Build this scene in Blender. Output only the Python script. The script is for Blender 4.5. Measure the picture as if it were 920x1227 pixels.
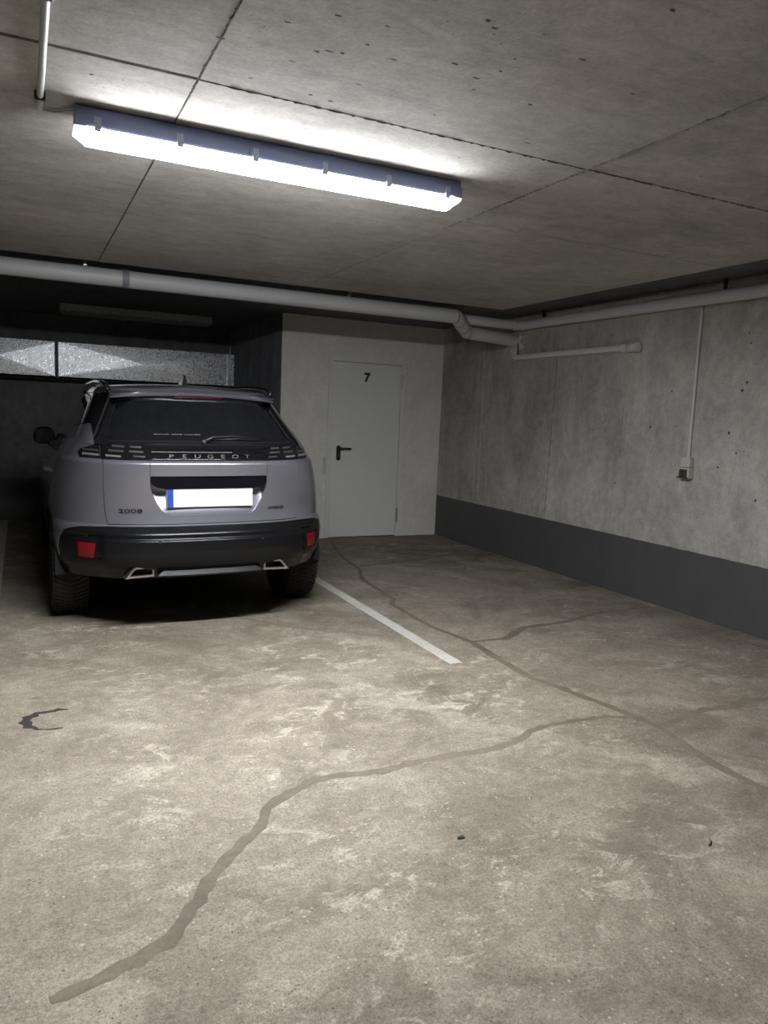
import bpy, bmesh, math, random
import numpy as np
from mathutils import Vector, Matrix
random.seed(7)
for o in list(bpy.data.objects): bpy.data.objects.remove(o, do_unlink=True)
scene = bpy.context.scene
COL = scene.collection

# ------------------------------------------------------------------ camera
IC = np.array([460.0, 613.5]); VPY = np.array([25.0, 482.0]); VPX = np.array([2320.0, 577.0])
FPX = math.sqrt(-float(np.dot(VPY - IC, VPX - IC)))
CAMZ = 1.37
def _dir(p):
    v = np.array([p[0]-IC[0], -(p[1]-IC[1]), -FPX]); return v/np.linalg.norm(v)
_Y = _dir(VPY); _X = _dir(VPX); _Z = np.cross(_X, _Y); _X = np.cross(_Y, _Z)
ROT = np.array([_X, _Y, _Z])
CAM = np.array([0, 0, CAMZ])
def ray(p): return ROT @ np.array([(p[0]-IC[0])/FPX, -(p[1]-IC[1])/FPX, -1.0])
def onz(p, z=0.0): r = ray(p); return CAM + r*(z-CAMZ)/r[2]
def onx(p, x): r = ray(p); return CAM + r*x/r[0]
def ony(p, y): r = ray(p); return CAM + r*y/r[1]
cd = bpy.data.cameras.new('camera'); cam = bpy.data.objects.new('camera', cd); COL.objects.link(cam)
cd.sensor_fit = 'VERTICAL'; cd.sensor_height = 36.0; cd.lens = 36.0*FPX/1227.0
cd.clip_start = 0.05; cd.clip_end = 100
M4 = Matrix.Identity(4)
for i in range(3):
    for j in range(3): M4[i][j] = float(ROT[i][j])
M4.translation = Vector((0, 0, CAMZ)); cam.matrix_world = M4
scene.camera = cam

# ------------------------------------------------------------------ world, exposure
w = bpy.data.worlds.new('world'); scene.world = w; w.use_nodes = True
w.node_tree.nodes['Background'].inputs[0].default_value = (0.02, 0.022, 0.025, 1)
w.node_tree.nodes['Background'].inputs[1].default_value = 0.2
vs = scene.view_settings
vs.view_transform = 'Standard'; vs.look = 'None'; vs.gamma = 1.0; vs.use_curve_mapping = False
vs.exposure = 0.0
LED_BOTTOM = 415.0       # lit lamp: lower face of the diffuser
LED_SIDE = 82.0          # lit lamp: flanks of the diffuser

# ------------------------------------------------------------------ materials
class NT:
    def __init__(s, name):
        s.m = bpy.data.materials.new(name); s.m.use_nodes = True
        s.t = s.m.node_tree; s.n = s.t.nodes; s.b = s.n['Principled BSDF']
        s.tc = s.n.new('ShaderNodeTexCoord')
    def link(s, a, b): s.t.links.new(a, b)
    def map(s, scale=(1,1,1), rot=(0,0,0), loc=(0,0,0)):
        m = s.n.new('ShaderNodeMapping'); s.link(s.tc.outputs['Object'], m.inputs[0])
        m.inputs['Scale'].default_value = scale; m.inputs['Rotation'].default_value = rot; m.inputs['Location'].default_value = loc
        return m.outputs[0]
    def noise(s, vec, scale, detail=6, rough=.6, dist=0):
        t = s.n.new('ShaderNodeTexNoise'); s.link(vec, t.inputs['Vector'])
        t.inputs['Scale'].default_value = scale; t.inputs['Detail'].default_value = detail
        t.inputs['Roughness'].default_value = rough; t.inputs['Distortion'].default_value = dist
        return t.outputs['Fac']
    def voro(s, vec, scale, rnd=1):
        t = s.n.new('ShaderNodeTexVoronoi'); s.link(vec, t.inputs['Vector']); t.inputs['Scale'].default_value = scale
        t.inputs['Randomness'].default_value = rnd
        return t.outputs['Distance']
    def ramp(s, fac, stops):
        r = s.n.new('ShaderNodeValToRGB'); s.link(fac, r.inputs[0]); e = r.color_ramp.elements
        while len(e) < len(stops): e.new(0.5)
        for el, (p, c) in zip(e, stops):
            el.position = p; el.color = (c, c, c, 1) if not hasattr(c, '__len__') else (*c, 1)
        return r.outputs[0]
    def mix(s, fac, a, b, mode='MIX'):
        m = s.n.new('ShaderNodeMix'); m.data_type = 'RGBA'; m.blend_type = mode
        for sock, v in ((m.inputs[0], fac), (m.inputs[6], a), (m.inputs[7], b)):
            if hasattr(v, 'links') or hasattr(v, 'is_linked'): s.link(v, sock)
            elif hasattr(v, '__len__'): sock.default_value = (*v, 1)
            else: sock.default_value = v
        return m.outputs[2]
    def math(s, op, a, b=0.0, clamp=False):
        m = s.n.new('ShaderNodeMath'); m.operation = op; m.use_clamp = clamp
        for sock, v in ((m.inputs[0], a), (m.inputs[1], b)):
            if hasattr(v, 'is_linked'): s.link(v, sock)
            else: sock.default_value = v
        return m.outputs[0]
    def sep(s):
        x = s.n.new('ShaderNodeSeparateXYZ'); s.link(s.tc.outputs['Object'], x.inputs[0]); return x.outputs
    def bump(s, h, strength=.3, dist=.01):
        b = s.n.new('ShaderNodeBump'); s.link(h, b.inputs['Height']); b.inputs['Strength'].default_value = strength
        b.inputs['Distance'].default_value = dist; s.link(b.outputs[0], s.b.inputs['Normal'])
    def col(s, c): s.link(c, s.b.inputs['Base Color'])
    def rough(s, r):
        if hasattr(r, 'is_linked'): s.link(r, s.b.inputs['Roughness'])
        else: s.b.inputs['Roughness'].default_value = r

def plain(name, c, rough=.5, metal=0, coat=0, spec=.5, emis=None, es=0, var=.06):
    t = NT(name)
    n = t.noise(t.map(), 30, 4)
    t.col(t.mix(t.math('MULTIPLY', n, 1.0), tuple(x*(1-var) for x in c), tuple(x*(1+var) for x in c)))
    t.b.inputs['Roughness'].default_value = rough; t.b.inputs['Metallic'].default_value = metal
    t.b.inputs['Coat Weight'].default_value = coat; t.b.inputs['Coat Roughness'].default_value = .04
    t.b.inputs['Specular IOR Level'].default_value = spec
    if emis: t.b.inputs['Emission Color'].default_value = (*emis, 1); t.b.inputs['Emission Strength'].default_value = es
    return t.m

def mat_floor():
    t = NT('floor_concrete'); v = t.map()
    big = t.noise(v, .55, 8, .62, .6)
    mid = t.noise(t.map((1, 1.3, 1), (0, 0, .5)), 1.9, 12, .72, 1.2)
    c = t.ramp(big, [(.28, (.125, .105, .077)), (.50, (.200, .173, .134)), (.72, (.285, .253, .200))])
    c = t.mix(t.ramp(mid, [(.40, .0), (.64, .70)]), c, (.350, .316, .255))
    # worn pale scaling, broken up, in some areas only
    scr = t.noise(t.map((1, 1.5, 1), (0, 0, .3)), 5.5, 14, .80, .8)
    area = t.ramp(t.noise(t.map(loc=(2, 5, 0)), .9, 4, .6, .5), [(.44, 0), (.60, 1)])
    patch = t.math('MULTIPLY', t.ramp(scr, [(.53, .0), (.585, 1)]), area)
    c = t.mix(t.math('MULTIPLY', patch, .80), c, (.50, .460, .385))
    # long faint trowel sweeps
    w = t.n.new('ShaderNodeTexWave'); t.link(t.map((1, 1, 1), (0, 0, .9), (1.5, -2, 0)), w.inputs['Vector'])
    w.wave_type = 'RINGS'; w.inputs['Scale'].default_value = .42; w.inputs['Distortion'].default_value = 9; w.inputs['Detail'].default_value = 6; w.inputs['Detail Roughness'].default_value = .7
    sw = t.ramp(w.outputs['Fac'], [(.80, 0), (.98, .55)])
    c = t.mix(t.math('MULTIPLY', sw, t.ramp(t.noise(v, .8, 3), [(.42, 0), (.6, 1)])), c, (.40, .365, .30))
    # grit at three sizes
    fine = t.noise(v, 95, 4, .7); grit = t.noise(v, 240, 3, .7); coarse = t.noise(v, 22, 8, .75)
    c = t.mix(.9, c, t.ramp(fine, [(.22, .40), (.5, .98), (.78, 1.50)]), 'MULTIPLY')
    c = t.mix(.9, c, t.ramp(grit, [(.25, .45), (.5, 1.0), (.75, 1.45)]), 'MULTIPLY')
    c = t.mix(.9, c, t.ramp(coarse, [(.28, .66), (.5, 1.0), (.72, 1.32)]), 'MULTIPLY')
    sp = t.voro(v, 48)
    c = t.mix(t.math('MULTIPLY', t.ramp(sp, [(.10, 1), (.20, 0)]), t.ramp(t.noise(v, 7, 4), [(.47, 0), (.54, .8)])), c, (.070, .060, .048))
    sp2 = t.voro(t.map(loc=(3, 1, 0)), 36)
    c = t.mix(t.math('MULTIPLY', t.ramp(sp2, [(.08, 1), (.18, 0)]), t.ramp(t.noise(v, 6, 4), [(.47, 0), (.55, .85)])), c, (.52, .49, .43))
    dk = t.noise(t.map((1, 1, 1), (0, 0, 0), (4, 7, 0)), 1.1, 9, .72, .8)
    c = t.mix(t.ramp(dk, [(.53, 0), (.68, .60)]), c, (.115, .097, .072))
    c = t.mix(1.0, c, (.90, .885, .875), 'MULTIPLY')
    t.col(c); t.rough(.82)
    h = t.math('ADD', t.math('ADD', t.math('MULTIPLY', fine, .5), t.math('MULTIPLY', grit, .4)), t.math('MULTIPLY', coarse, .8))
    t.bump(h, .40, .008)
    return t.m

def mat_concrete(name, base, streak=(1, 1, .25), warm=0.0, paint_z=None, speck=.6, contrast=1.0):
    t = NT(name); v = t.map()
    b = np.array(base)
    n1 = t.noise(v, .9, 8, .6, .4)
    n2 = t.noise(t.map(streak), 4.0, 9, .68, .6)
    d = .28*contrast
    c = t.ramp(n1, [(.3, tuple(b*(1-d))), (.5, tuple(b)), (.72, tuple(b*(1+d)))])
    c = t.mix(.8, c, t.ramp(n2, [(.30, 1-.34*contrast), (.52, 1.0), (.72, 1+.26*contrast)]), 'MULTIPLY')
    c = t.mix(.8, c, t.ramp(t.noise(v, 15, 6, .7), [(.3, 1-.22*contrast), (.5, 1.0), (.7, 1+.20*contrast)]), 'MULTIPLY')
    fine = t.noise(v, 70, 4, .7)
    c = t.mix(.5, c, t.ramp(fine, [(.3, .7), (.7, 1.2)]), 'MULTIPLY')
    pit = t.voro(v, 26)
    pm = t.math('MULTIPLY', t.ramp(pit, [(.05, 1), (.11, 0)]), t.ramp(t.noise(v, 2.4, 4), [(.52, 0), (.60, speck)]))
    c = t.mix(pm, c, tuple(b*.28))
    bz = t.noise(t.map(loc=(5, 2, 9)), .7, 6, .7, .5)
    c = t.mix(t.ramp(bz, [(.55, 0), (.75, .35)]), c, (b[0]*.80, b[1]*.70, b[2]*.56))
    r = .85
    if paint_z is not None:
        z = t.sep()[2]
        wob = t.math('MULTIPLY', t.math('SUBTRACT', t.noise(v, 9, 3), .5), .010)
        pf = t.math('LESS_THAN', t.math('ADD', z, wob), paint_z)
        pc = t.mix(.6, (.078, .079, .082), t.ramp(n2, [(.3, .8), (.7, 1.2)]), 'MULTIPLY')
        c = t.mix(pf, c, pc)
        t.rough(t.math('SUBTRACT', .85, t.math('MULTIPLY', pf, .30)))
    else: t.rough(r)
    t.col(c)
    h = t.math('ADD', t.math('MULTIPLY', fine, .35), t.math('SUBTRACT', n2, t.math('MULTIPLY', pm, .9)))
    t.bump(h, .30, .006)
    return t.m

def mat_galv():
    t = NT('galvanized_sheet'); v = t.map()
    vo = t.n.new('ShaderNodeTexVoronoi'); t.link(t.map((1, 1, 1)), vo.inputs['Vector']); vo.inputs['Scale'].default_value = 95
    sp = t.ramp(t.math('ADD', t.math('MULTIPLY', vo.outputs['Color'], .6), t.math('MULTIPLY', t.noise(v, 40, 5), .4)), [(.2, (.55, .57, .60)), (.8, (.97, .97, .97))])
    dirt = t.noise(v, 5, 6, .7)
    t.col(t.mix(t.ramp(dirt, [(.55, 0), (.75, .6)]), sp, (.3, .3, .31)))
    t.b.inputs['Metallic'].default_value = .85
    t.rough(t.ramp(vo.outputs['Color'], [(.2, .24), (.8, .42)]))
    t.bump(t.math('ADD', vo.outputs['Distance'], t.noise(v, 60, 3)), .25, .004)
    return t.m

def mat_paint():
    t = NT('grey_metallic_paint'); v = t.map()
    fl = t.noise(v, 900, 2, .6)
    t.col(t.mix(t.math('MULTIPLY', fl, 1.0), (.245, .245, .285), (.37, .37, .425)))
    t.b.inputs['Metallic'].default_value = .75; t.rough(.36)
    t.b.inputs['Coat Weight'].default_value = 1.0; t.b.inputs['Coat Roughness'].default_value = .05
    return t.m

def mat_plastic_grain():
    t = NT('black_grained_plastic'); v = t.map()
    n = t.noise(v, 260, 3, .6)
    t.col(t.mix(n, (.004, .0043, .005), (.007, .0073, .0085))); t.rough(.26); t.b.inputs['Specular IOR Level'].default_value = .32
    t.bump(n, .12, .001)
    return t.m

def mat_emit(name, c, s):
    t = NT(name); n = t.noise(t.map(), 6, 2)
    col = t.mix(n, tuple(x*.98 for x in c), c)
    t.b.inputs['Base Color'].default_value = (.8, .8, .8, 1)
    t.link(col, t.b.inputs['Emission Color']); t.b.inputs['Emission Strength'].default_value = s
    return t.m

MT = {}
MT['floor'] = mat_floor()
MT['ceil'] = mat_concrete('ceiling_concrete', (.455, .440, .415), (1.0, 2.6, 1), speck=.95, contrast=.75)
MT['ceil_shade'] = mat_concrete('ceiling_concrete_shaded', (.125, .125, .13), (1.6, 1, 1))  # shade over rim and bay is put into this darker slab colour
MT['wall'] = mat_concrete('wall_concrete', (.43, .422, .39), (1, 1, .35), paint_z=.477, speck=.95)
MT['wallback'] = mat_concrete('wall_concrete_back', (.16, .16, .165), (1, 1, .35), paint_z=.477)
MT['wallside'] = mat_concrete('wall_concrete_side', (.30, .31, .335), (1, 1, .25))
MT['white'] = mat_concrete('white_painted_plaster', (.78, .77, .715), (1, 1, .5), speck=.25, contrast=.35)
MT['seam'] = mat_concrete('seam_concrete', (.16, .152, .138), (1, 1, 1))
MT['mark'] = mat_concrete('wall_mark', (.30, .295, .27), (1, 1, .35))
MT['mortar'] = mat_concrete('pale_mortar', (.64, .63, .60), (1, 1, 1), contrast=.6)
MT['seal'] = mat_concrete('crack_seal_mortar', (.150, .127, .094), (1, 1, 1), speck=.2, contrast=.9)
MT['seal_dark'] = mat_concrete('crack_dark', (.055, .05, .045), (1, 1, 1), speck=.2)
MT['stain'] = mat_concrete('oil_stain', (.026, .021, .019), (1, 1, 1), speck=.2)
MT['line'] = mat_concrete('white_line_paint', (.52, .51, .47), (1, 1, 1), speck=.3, contrast=.45)
MT['galv'] = mat_galv()
MT['gap'] = plain('dark_gap', (.006, .006, .007), .8)
MT['door'] = plain('door_paint', (.79, .795, .765), .45)
MT['frame'] = plain('door_frame_paint', (.77, .77, .735), .5)
MT['black'] = plain('black_plastic', (.012, .012, .013), .4)
MT['pvc'] = plain('grey_pvc', (.56, .56, .57), .42)
MT['pvc_dark'] = plain('grey_pvc_ring', (.22, .23, .25), .45)
MT['conduit'] = plain('grey_conduit', (.56, .56, .545), .45)
MT['housing'] = plain('lamp_housing', (.22, .26, .44), .45)
MT['clip'] = plain('clear_clip', (.42, .46, .56), .35)
MT['ledcap'] = mat_emit('lamp_end_cap', (.80, .88, 1.0), 1.6)
MT['led'] = mat_emit('lamp_diffuser_lit', (.96, .975, 1.0), LED_BOTTOM)
MT['led_side'] = mat_emit('lamp_diffuser_flank', (.96, .975, 1.0), LED_SIDE)
MT['tube_off'] = plain('unlit_tube', (.66, .66, .65), .25)
MT['cream'] = plain('cream_plastic', (.52, .51, .46), .4)
MT['brown'] = plain('brown_rocker', (.06, .05, .04), .4)
MT['steel'] = plain('steel', (.45, .45, .45), .35, metal=1)
MT['paint'] = mat_paint()
MT['plast'] = mat_plastic_grain()
MT['gloss'] = plain('gloss_black', (.006, .006, .008), .06, coat=1, var=.02)
MT['glass'] = plain('tinted_glass', (.004, .005, .007), .03, coat=1, var=.02)
MT['rubber'] = plain('tyre_rubber', (.009, .009, .010), .75)
MT['rim'] = plain('rim_alloy', (.25, .25, .26), .3, metal=1)
MT['chrome'] = plain('chrome', (.75, .75, .76), .16, metal=1, var=.02)
MT['satin'] = plain('satin_chrome', (.62, .60, .57), .35, metal=1)
MT['red'] = plain('red_reflector', (.20, .004, .007), .25, coat=.4)
MT['reddark'] = plain('dark_red_lens', (.16, .006, .012), .15, coat=1)
MT['lens'] = plain('smoked_lens_segment', (.045, .045, .05), .45)
MT['lens2'] = plain('clear_lens_segment', (.15, .15, .15), .4)
MT['letter'] = plain('grey_lettering', (.12, .12, .125), .4, metal=.3)
MT['plate'] = plain('white_plate', (.78, .80, .82), .35, var=.02)
MT['blue'] = plain('blue_plate_strip', (.02, .07, .35), .4)
MT['leaf'] = plain('dry_leaf', (.03, .03, .032), .7)

# ------------------------------------------------------------------ mesh helpers
def link(o, parent=None):
    COL.objects.link(o)
    if parent is not None: o.parent = parent
    return o
def mesh_obj(name, bm, mat, parent=None, smooth=False):
    me = bpy.data.meshes.new(name); bm.normal_update(); bm.to_mesh(me); bm.free()
    if mat is not None: me.materials.append(MT[mat] if isinstance(mat, str) else mat)
    if smooth: me.polygons.foreach_set('use_smooth', [True]*len(me.polygons))
    return link(bpy.data.objects.new(name, me), parent)
def empty(name, loc=(0, 0, 0), parent=None):
    o = bpy.data.objects.new(name, None); o.location = loc; o.empty_display_size = .1
    return link(o, parent)
def tag(o, label=None, cat=None, group=None, kind=None):
    if label: o['label'] = label
    if cat: o['category'] = cat
    if group: o['group'] = group
    if kind: o['kind'] = kind
    return o
def struct(o, label, cat):
    return tag(o, label, cat, None, 'structure')
def add_box(bm, x0, x1, y0, y1, z0, z1):
    v = [bm.verts.new(p) for p in ((x0,y0,z0),(x1,y0,z0),(x1,y1,z0),(x0,y1,z0),(x0,y0,z1),(x1,y0,z1),(x1,y1,z1),(x0,y1,z1))]
    for f in ((3,2,1,0),(4,5,6,7),(0,1,5,4),(1,2,6,5),(2,3,7,6),(3,0,4,7)): bm.faces.new([v[i] for i in f])
    return v
def box(name, x0, x1, y0, y1, z0, z1, mat, parent=None, bevel=0.0):
    bm = bmesh.new(); add_box(bm, x0, x1, y0, y1, z0, z1)
    if bevel: bmesh.ops.bevel(bm, geom=bm.edges[:], offset=bevel, segments=2, affect='EDGES', profile=.5)
    return mesh_obj(name, bm, mat, parent)
def prism(bm, pts, axis, a, b):
    """extrude a 2-D outline along an axis; pts are the other two coordinates in order"""
    def P(p, t): return {'x': (t, p[0], p[1]), 'y': (p[0], t, p[1]), 'z': (p[0], p[1], t)}[axis]
    A = [bm.verts.new(P(p, a)) for p in pts]; B = [bm.verts.new(P(p, b)) for p in pts]
    n = len(pts)
    bm.faces.new(A[::-1]); bm.faces.new(B)
    for i in range(n): bm.faces.new((A[i], A[(i+1) % n], B[(i+1) % n], B[i]))
    bmesh.ops.recalc_face_normals(bm, faces=bm.faces[:])
def tube_bm(path, r, seg=14, bm=None, caps=True):
    bm = bm or bmesh.new()
    P = [Vector(p) for p in path]; rings = []
    rr = r if hasattr(r, '__len__') else [r]*len(P)
    up = Vector((0, 0, 1))
    for i, p in enumerate(P):
        d = (P[min(i+1, len(P)-1)] - P[max(i-1, 0)]).normalized()
        a = d.cross(up)
        if a.length < .05: a = d.cross(Vector((1, 0, 0)))
        a.normalize(); b = a.cross(d).normalized()
        rings.append([bm.verts.new(p + (a*math.cos(2*math.pi*k/seg) + b*math.sin(2*math.pi*k/seg))*rr[i]) for k in range(seg)])
    for A, B in zip(rings, rings[1:]):
        for k in range(seg): bm.faces.new((A[k], A[(k+1) % seg], B[(k+1) % seg], B[k]))
    if caps: bm.faces.new(rings[0]); bm.faces.new(rings[-1][::-1])
    bmesh.ops.recalc_face_normals(bm, faces=bm.faces[:])
    return bm
def tube(name, path, r, mat, parent=None, seg=14, caps=True):
    o = mesh_obj(name, tube_bm(path, r, seg, None, caps), mat, parent, True)
    m = o.modifiers.new('edge', 'EDGE_SPLIT'); m.split_angle = math.radians(50)
    return o
def ribbon(name, pts, widths, z0, z1, mat, parent=None, jitter=.0, step=.05):
    """thin raised band on the floor following a world polyline"""
    P = [np.array(p[:2]) for p in pts]; wd = widths if hasattr(widths, '__len__') else [widths]*len(P)
    S, Wd = [], []
    for i in range(len(P)-1):
        n = max(1, int(np.linalg.norm(P[i+1]-P[i])/step))
        for k in range(n):
            t = k/n; S.append(P[i]*(1-t)+P[i+1]*t); Wd.append(wd[i]*(1-t)+wd[i+1]*t)
    S.append(P[-1]); Wd.append(wd[-1])
    bm = bmesh.new(); rows = []
    for i, s in enumerate(S):
        d = S[min(i+1, len(S)-1)]-S[max(i-1, 0)]; d = d/(np.linalg.norm(d)+1e-9); nrm = np.array([-d[1], d[0]])
        e = .6 if i in (0, len(S)-1) and jitter > .1 else 1
        wl = Wd[i]*.5*e*(1+random.uniform(-jitter, jitter)); wr = Wd[i]*.5*e*(1+random.uniform(-jitter, jitter))
        off = nrm*random.uniform(-jitter, jitter)*Wd[i]*.25
        l = s+off+nrm*wl; r = s+off-nrm*wr
        rows.append([bm.verts.new((l[0], l[1], z0)), bm.verts.new((*(l*.85+r*.15), z1)), bm.verts.new((*(l*.15+r*.85), z1)), bm.verts.new((r[0], r[1], z0))])
    for A, B in zip(rows, rows[1:]):
        for k in range(3): bm.faces.new((A[k], A[k+1], B[k+1], B[k]))
    bmesh.ops.recalc_face_normals(bm, faces=bm.faces[:])
    for f in bm.faces:
        if f.normal.z < 0: f.normal_flip()
    return mesh_obj(name, bm, mat, parent)
def copy_tree(o, parent=None):
    c = o.copy(); COL.objects.link(c); c.parent = parent
    for ch in list(o.children): copy_tree(ch, c)
    return c
def text_bm(body, size, extrude=.0, bold=.0):
    cu = bpy.data.curves.new('lettering', 'FONT'); cu.body = body; cu.size = size; cu.extrude = extrude; cu.offset = bold; cu.align_x = 'CENTER'; cu.align_y = 'CENTER'
    o = bpy.data.objects.new('lettering', cu); COL.objects.link(o)
    bpy.context.view_layer.update()
    me = bpy.data.meshes.new_from_object(o.evaluated_get(bpy.context.evaluated_depsgraph_get()))
    bm = bmesh.new(); bm.from_mesh(me)
    bpy.data.objects.remove(o); bpy.data.curves.remove(cu); bpy.data.meshes.remove(me)
    return bm

# ================================================================== the setting
XW, YC, XL, YB = 4.45, 7.73, 2.49, 9.90       # right wall, closet front, closet left face, back wall
ZC, ZR = 2.375, 2.412                         # main ceiling, higher rim along pipes
XE, YE = 3.93, 5.80                           # where the main ceiling ends
XMIN, YMIN = -6.0, -4.0

floor = struct(box('floor', XMIN, XW, YMIN, YB, -.15, 0, 'floor'), 'bare grey-beige concrete garage floor with patched cracks', 'floor')
def fpx(pts): return [onz(p, 0) for p in pts]
def c8(pts): return [(380+x*.587, 640+y*.587) for x, y in pts]
main = c8([(28,14),(40,32),(55,50),(85,70),(92,92),(135,120),(155,132),(152,142),(180,160),(235,190),(315,220),(370,255),(440,295),(500,315),(550,335),(600,352),(640,370),(690,390),(735,420),(775,450),(830,480),(880,505),(920,525),(980,560)])
ribbon('crack_seal', fpx(main), [.035]*4+[.04]*6+[.05]*14, .0002, .0022, 'seal', floor, .25, .04)
ribbon('crack_seal', fpx(c8([(85,66),(110,63),(150,60),(200,53),(240,47)])), .03, .0002, .0018, 'seal', floor, .3, .04)
ribbon('crack_seal', fpx(c8([(315,220),(350,216),(385,213),(405,200),(425,190),(470,184),(510,178),(565,163),(620,155),(680,148)])), [.03,.035,.05,.055,.05,.045,.04,.04,.03,.02], .0002, .0013, 'seal', floor, .25, .04)
ribbon('crack_seal', fpx(c8([(700,395),(745,375),(790,358),(850,352),(875,338),(920,337),(980,330)])), [.035,.04,.045,.055,.055,.045,.04], .0002, .0011, 'seal', floor, .25, .04)
left = c8([(690,388),(640,374),(590,373),(530,380),(480,388),(440,400),(400,425),(350,440),(270,452),(200,465),(130,485),(60,492)]) + [(400,929),(370,937),(335,958),(320,968),(312,992),(283,1018),(255,1047),(243,1070),(230,1088),(215,1110),(200,1130),(165,1150),(115,1176),(60,1200)]
ribbon('crack_seal', fpx(left), [.035]*6+[.045]*6+[.042]*5+[.045]*9, .0002, .0016, 'seal', floor, .34, .03)
ribbon('crack_seal', fpx([(195,700),(212,707),(226,713),(235,720),(247,727),(271,736),(298,742),(322,747),(352,752),(395,757)]), [.03,.03,.04,.05,.05,.03,.02,.018,.015,.01], .0002, .0016, 'seal', floor, .3, .04)
ribbon('floor_crack', fpx([(-30,655),(0,653),(15,651),(30,648)]), .02, .0002, .001, 'seal_dark', floor, .3, .05)
ribbon('floor_crack', fpx([(-30,670),(0,672),(25,673),(60,676)]), .02, .0002, .001, 'seal_dark', floor, .3, .05)
ribbon('oil_stain', fpx([(82,850),(70,850),(58,853),(45,855),(36,860),(29,866),(33,871),(45,874),(60,874),(76,872)]), [.02,.03,.02,.035,.05,.05,.035,.012,.012,.02], .0002, .0008, 'stain', floor, .5, .02)
ribbon('oil_stain', fpx([(35,838),(43,836),(50,837)]), [.02,.04,.02], .0002, .0008, 'seal', floor, .4, .02)
ribbon('oil_stain', fpx([(300,751),(310,748),(322,750)]), [.02,.05,.02], .0002, .0008, 'seal', floor, .4, .03)
# stall lines
a = fpx([(378,692),(541,794)]); xs = (a[0][0]+a[1][0])/2
tag(ribbon('parking_line', [(xs, a[1][1]-.02), (xs, 7.6)], .085, .0002, .0014, 'line', floor, .05, .08), 'white painted parking stall line')
tag(ribbon('parking_line', [(-.20, 5.22), (-.20, 9.7)], .085, .0002, .0014, 'line', floor, .05, .08), 'white painted parking stall line')

# ceiling: raw slab with shade in its colour, then formwork-sized fields proud of it
ceiling = struct(box('ceiling', XMIN, XW, YMIN, YB, ZR, ZR+.2, 'ceil_shade'), 'raw concrete ceiling with formwork joints', 'ceiling')
colx = [XMIN, -4.05, -2.53, -1.01, .508, 2.035, 3.50, XE]
def joints(i):
    base = [YMIN, -2.26, .60, 2.47]
    return base + ([3.42, YE] if i not in (3, 4) else [YE])
for i in range(len(colx)-1):
    js = joints(i)
    for j in range(len(js)-1):
        gx = .003; g0 = .0025; g1 = .0025
        if i <= 3 and abs(js[j]-2.47) < .01: g0 = .011
        if i <= 3 and abs(js[j+1]-2.47) < .01: g1 = .011
        dz = random.uniform(-.001, .001)
        bm = bmesh.new()
        x0, x1, y0, y1 = colx[i]+gx, colx[i+1]-(gx if i < len(colx)-2 else 0), js[j]+g0, js[j+1]-(g1 if j < len(js)-2 else 0)
        add_box(bm, x0, x1, y0, y1, ZC+dz, ZR+.01)
        mesh_obj('ceiling_field', bm, 'ceil', ceiling)
def seam(path, wdt, name='concrete_seam', mat='seam', parent=ceiling):
    """ragged bead of concrete that was squeezed into a formwork joint, hanging under the ceiling"""
    bm = bmesh.new(); rows = []
    (x0, y0), (x1, y1) = path; L = math.hypot(x1-x0, y1-y0); n = int(L/.012); d = ((x1-x0)/L, (y1-y0)/L)
    for i in range(n+1):
        t = i/n; cx, cy = x0+(x1-x0)*t, y0+(y1-y0)*t
        ww = wdt*random.uniform(.25, 1.0); hh = random.uniform(.0005, .006); o = random.uniform(-.3, .3)*wdt
        rows.append([bm.verts.new((cx-d[1]*(s*ww+o), cy+d[0]*(s*ww+o), ZC+.003-(hh+.003)*k)) for s, k in ((-1, 0), (0, 1), (1, 0))])
    for A, B in zip(rows, rows[1:]):
        for k in range(2): bm.faces.new((A[k], A[k+1], B[k+1], B[k]))
    return mesh_obj(name, bm, mat, parent)
seam(((2.035, .3), (2.035, 3.6)), .016)
seam(((.508, 1.6), (.508, 2.6)), .008)
seam(((.508, 2.47), (2.035, 2.47)), .006)
seam(((2.035, 2.47), (3.50, 2.47)), .006)
# blow holes in the ceiling
def pit(center, rx, ry, axis, mat='gap', parent=None, name='blow_hole'):
    bm = bmesh.new(); n = 9; V = []
    for k in range(n):
        a = 2*math.pi*k/n; q = random.uniform(.6, 1.15)
        u, v_ = math.cos(a)*rx*q, math.sin(a)*ry*q
        V.append(bm.verts.new((center[0]+u, center[1]+v_, center[2]) if axis == 'z' else (center[0], center[1]+u, center[2]+v_)))
    f = bm.faces.new(V); bm.normal_update()
    if axis == 'z' and f.normal.z > 0: f.normal_flip()
    if axis == 'x' and f.normal.x > 0: f.normal_flip()
    return mesh_obj(name, bm, mat, parent)
for px in [(455,145),(592,32),(571,92),(520,136),(568,106),(758,111),(635,124),(600,84),(405,17),(585,23),(617,69),(472,70),(395,60),(350,72),(440,52),(410,62),(380,60),(545,75),(698,70),(806,11),(300,92),(265,44),(632,170),(550,188),(465,30),(345,25),(430,100),(372,112),(396,120),(110,88),(840,210)]:
    p = onz(px, ZC); pit((p[0], p[1], ZC-.0035), random.uniform(.006, .016), random.uniform(.003, .007), 'z', 'seal_dark', ceiling)

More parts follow.
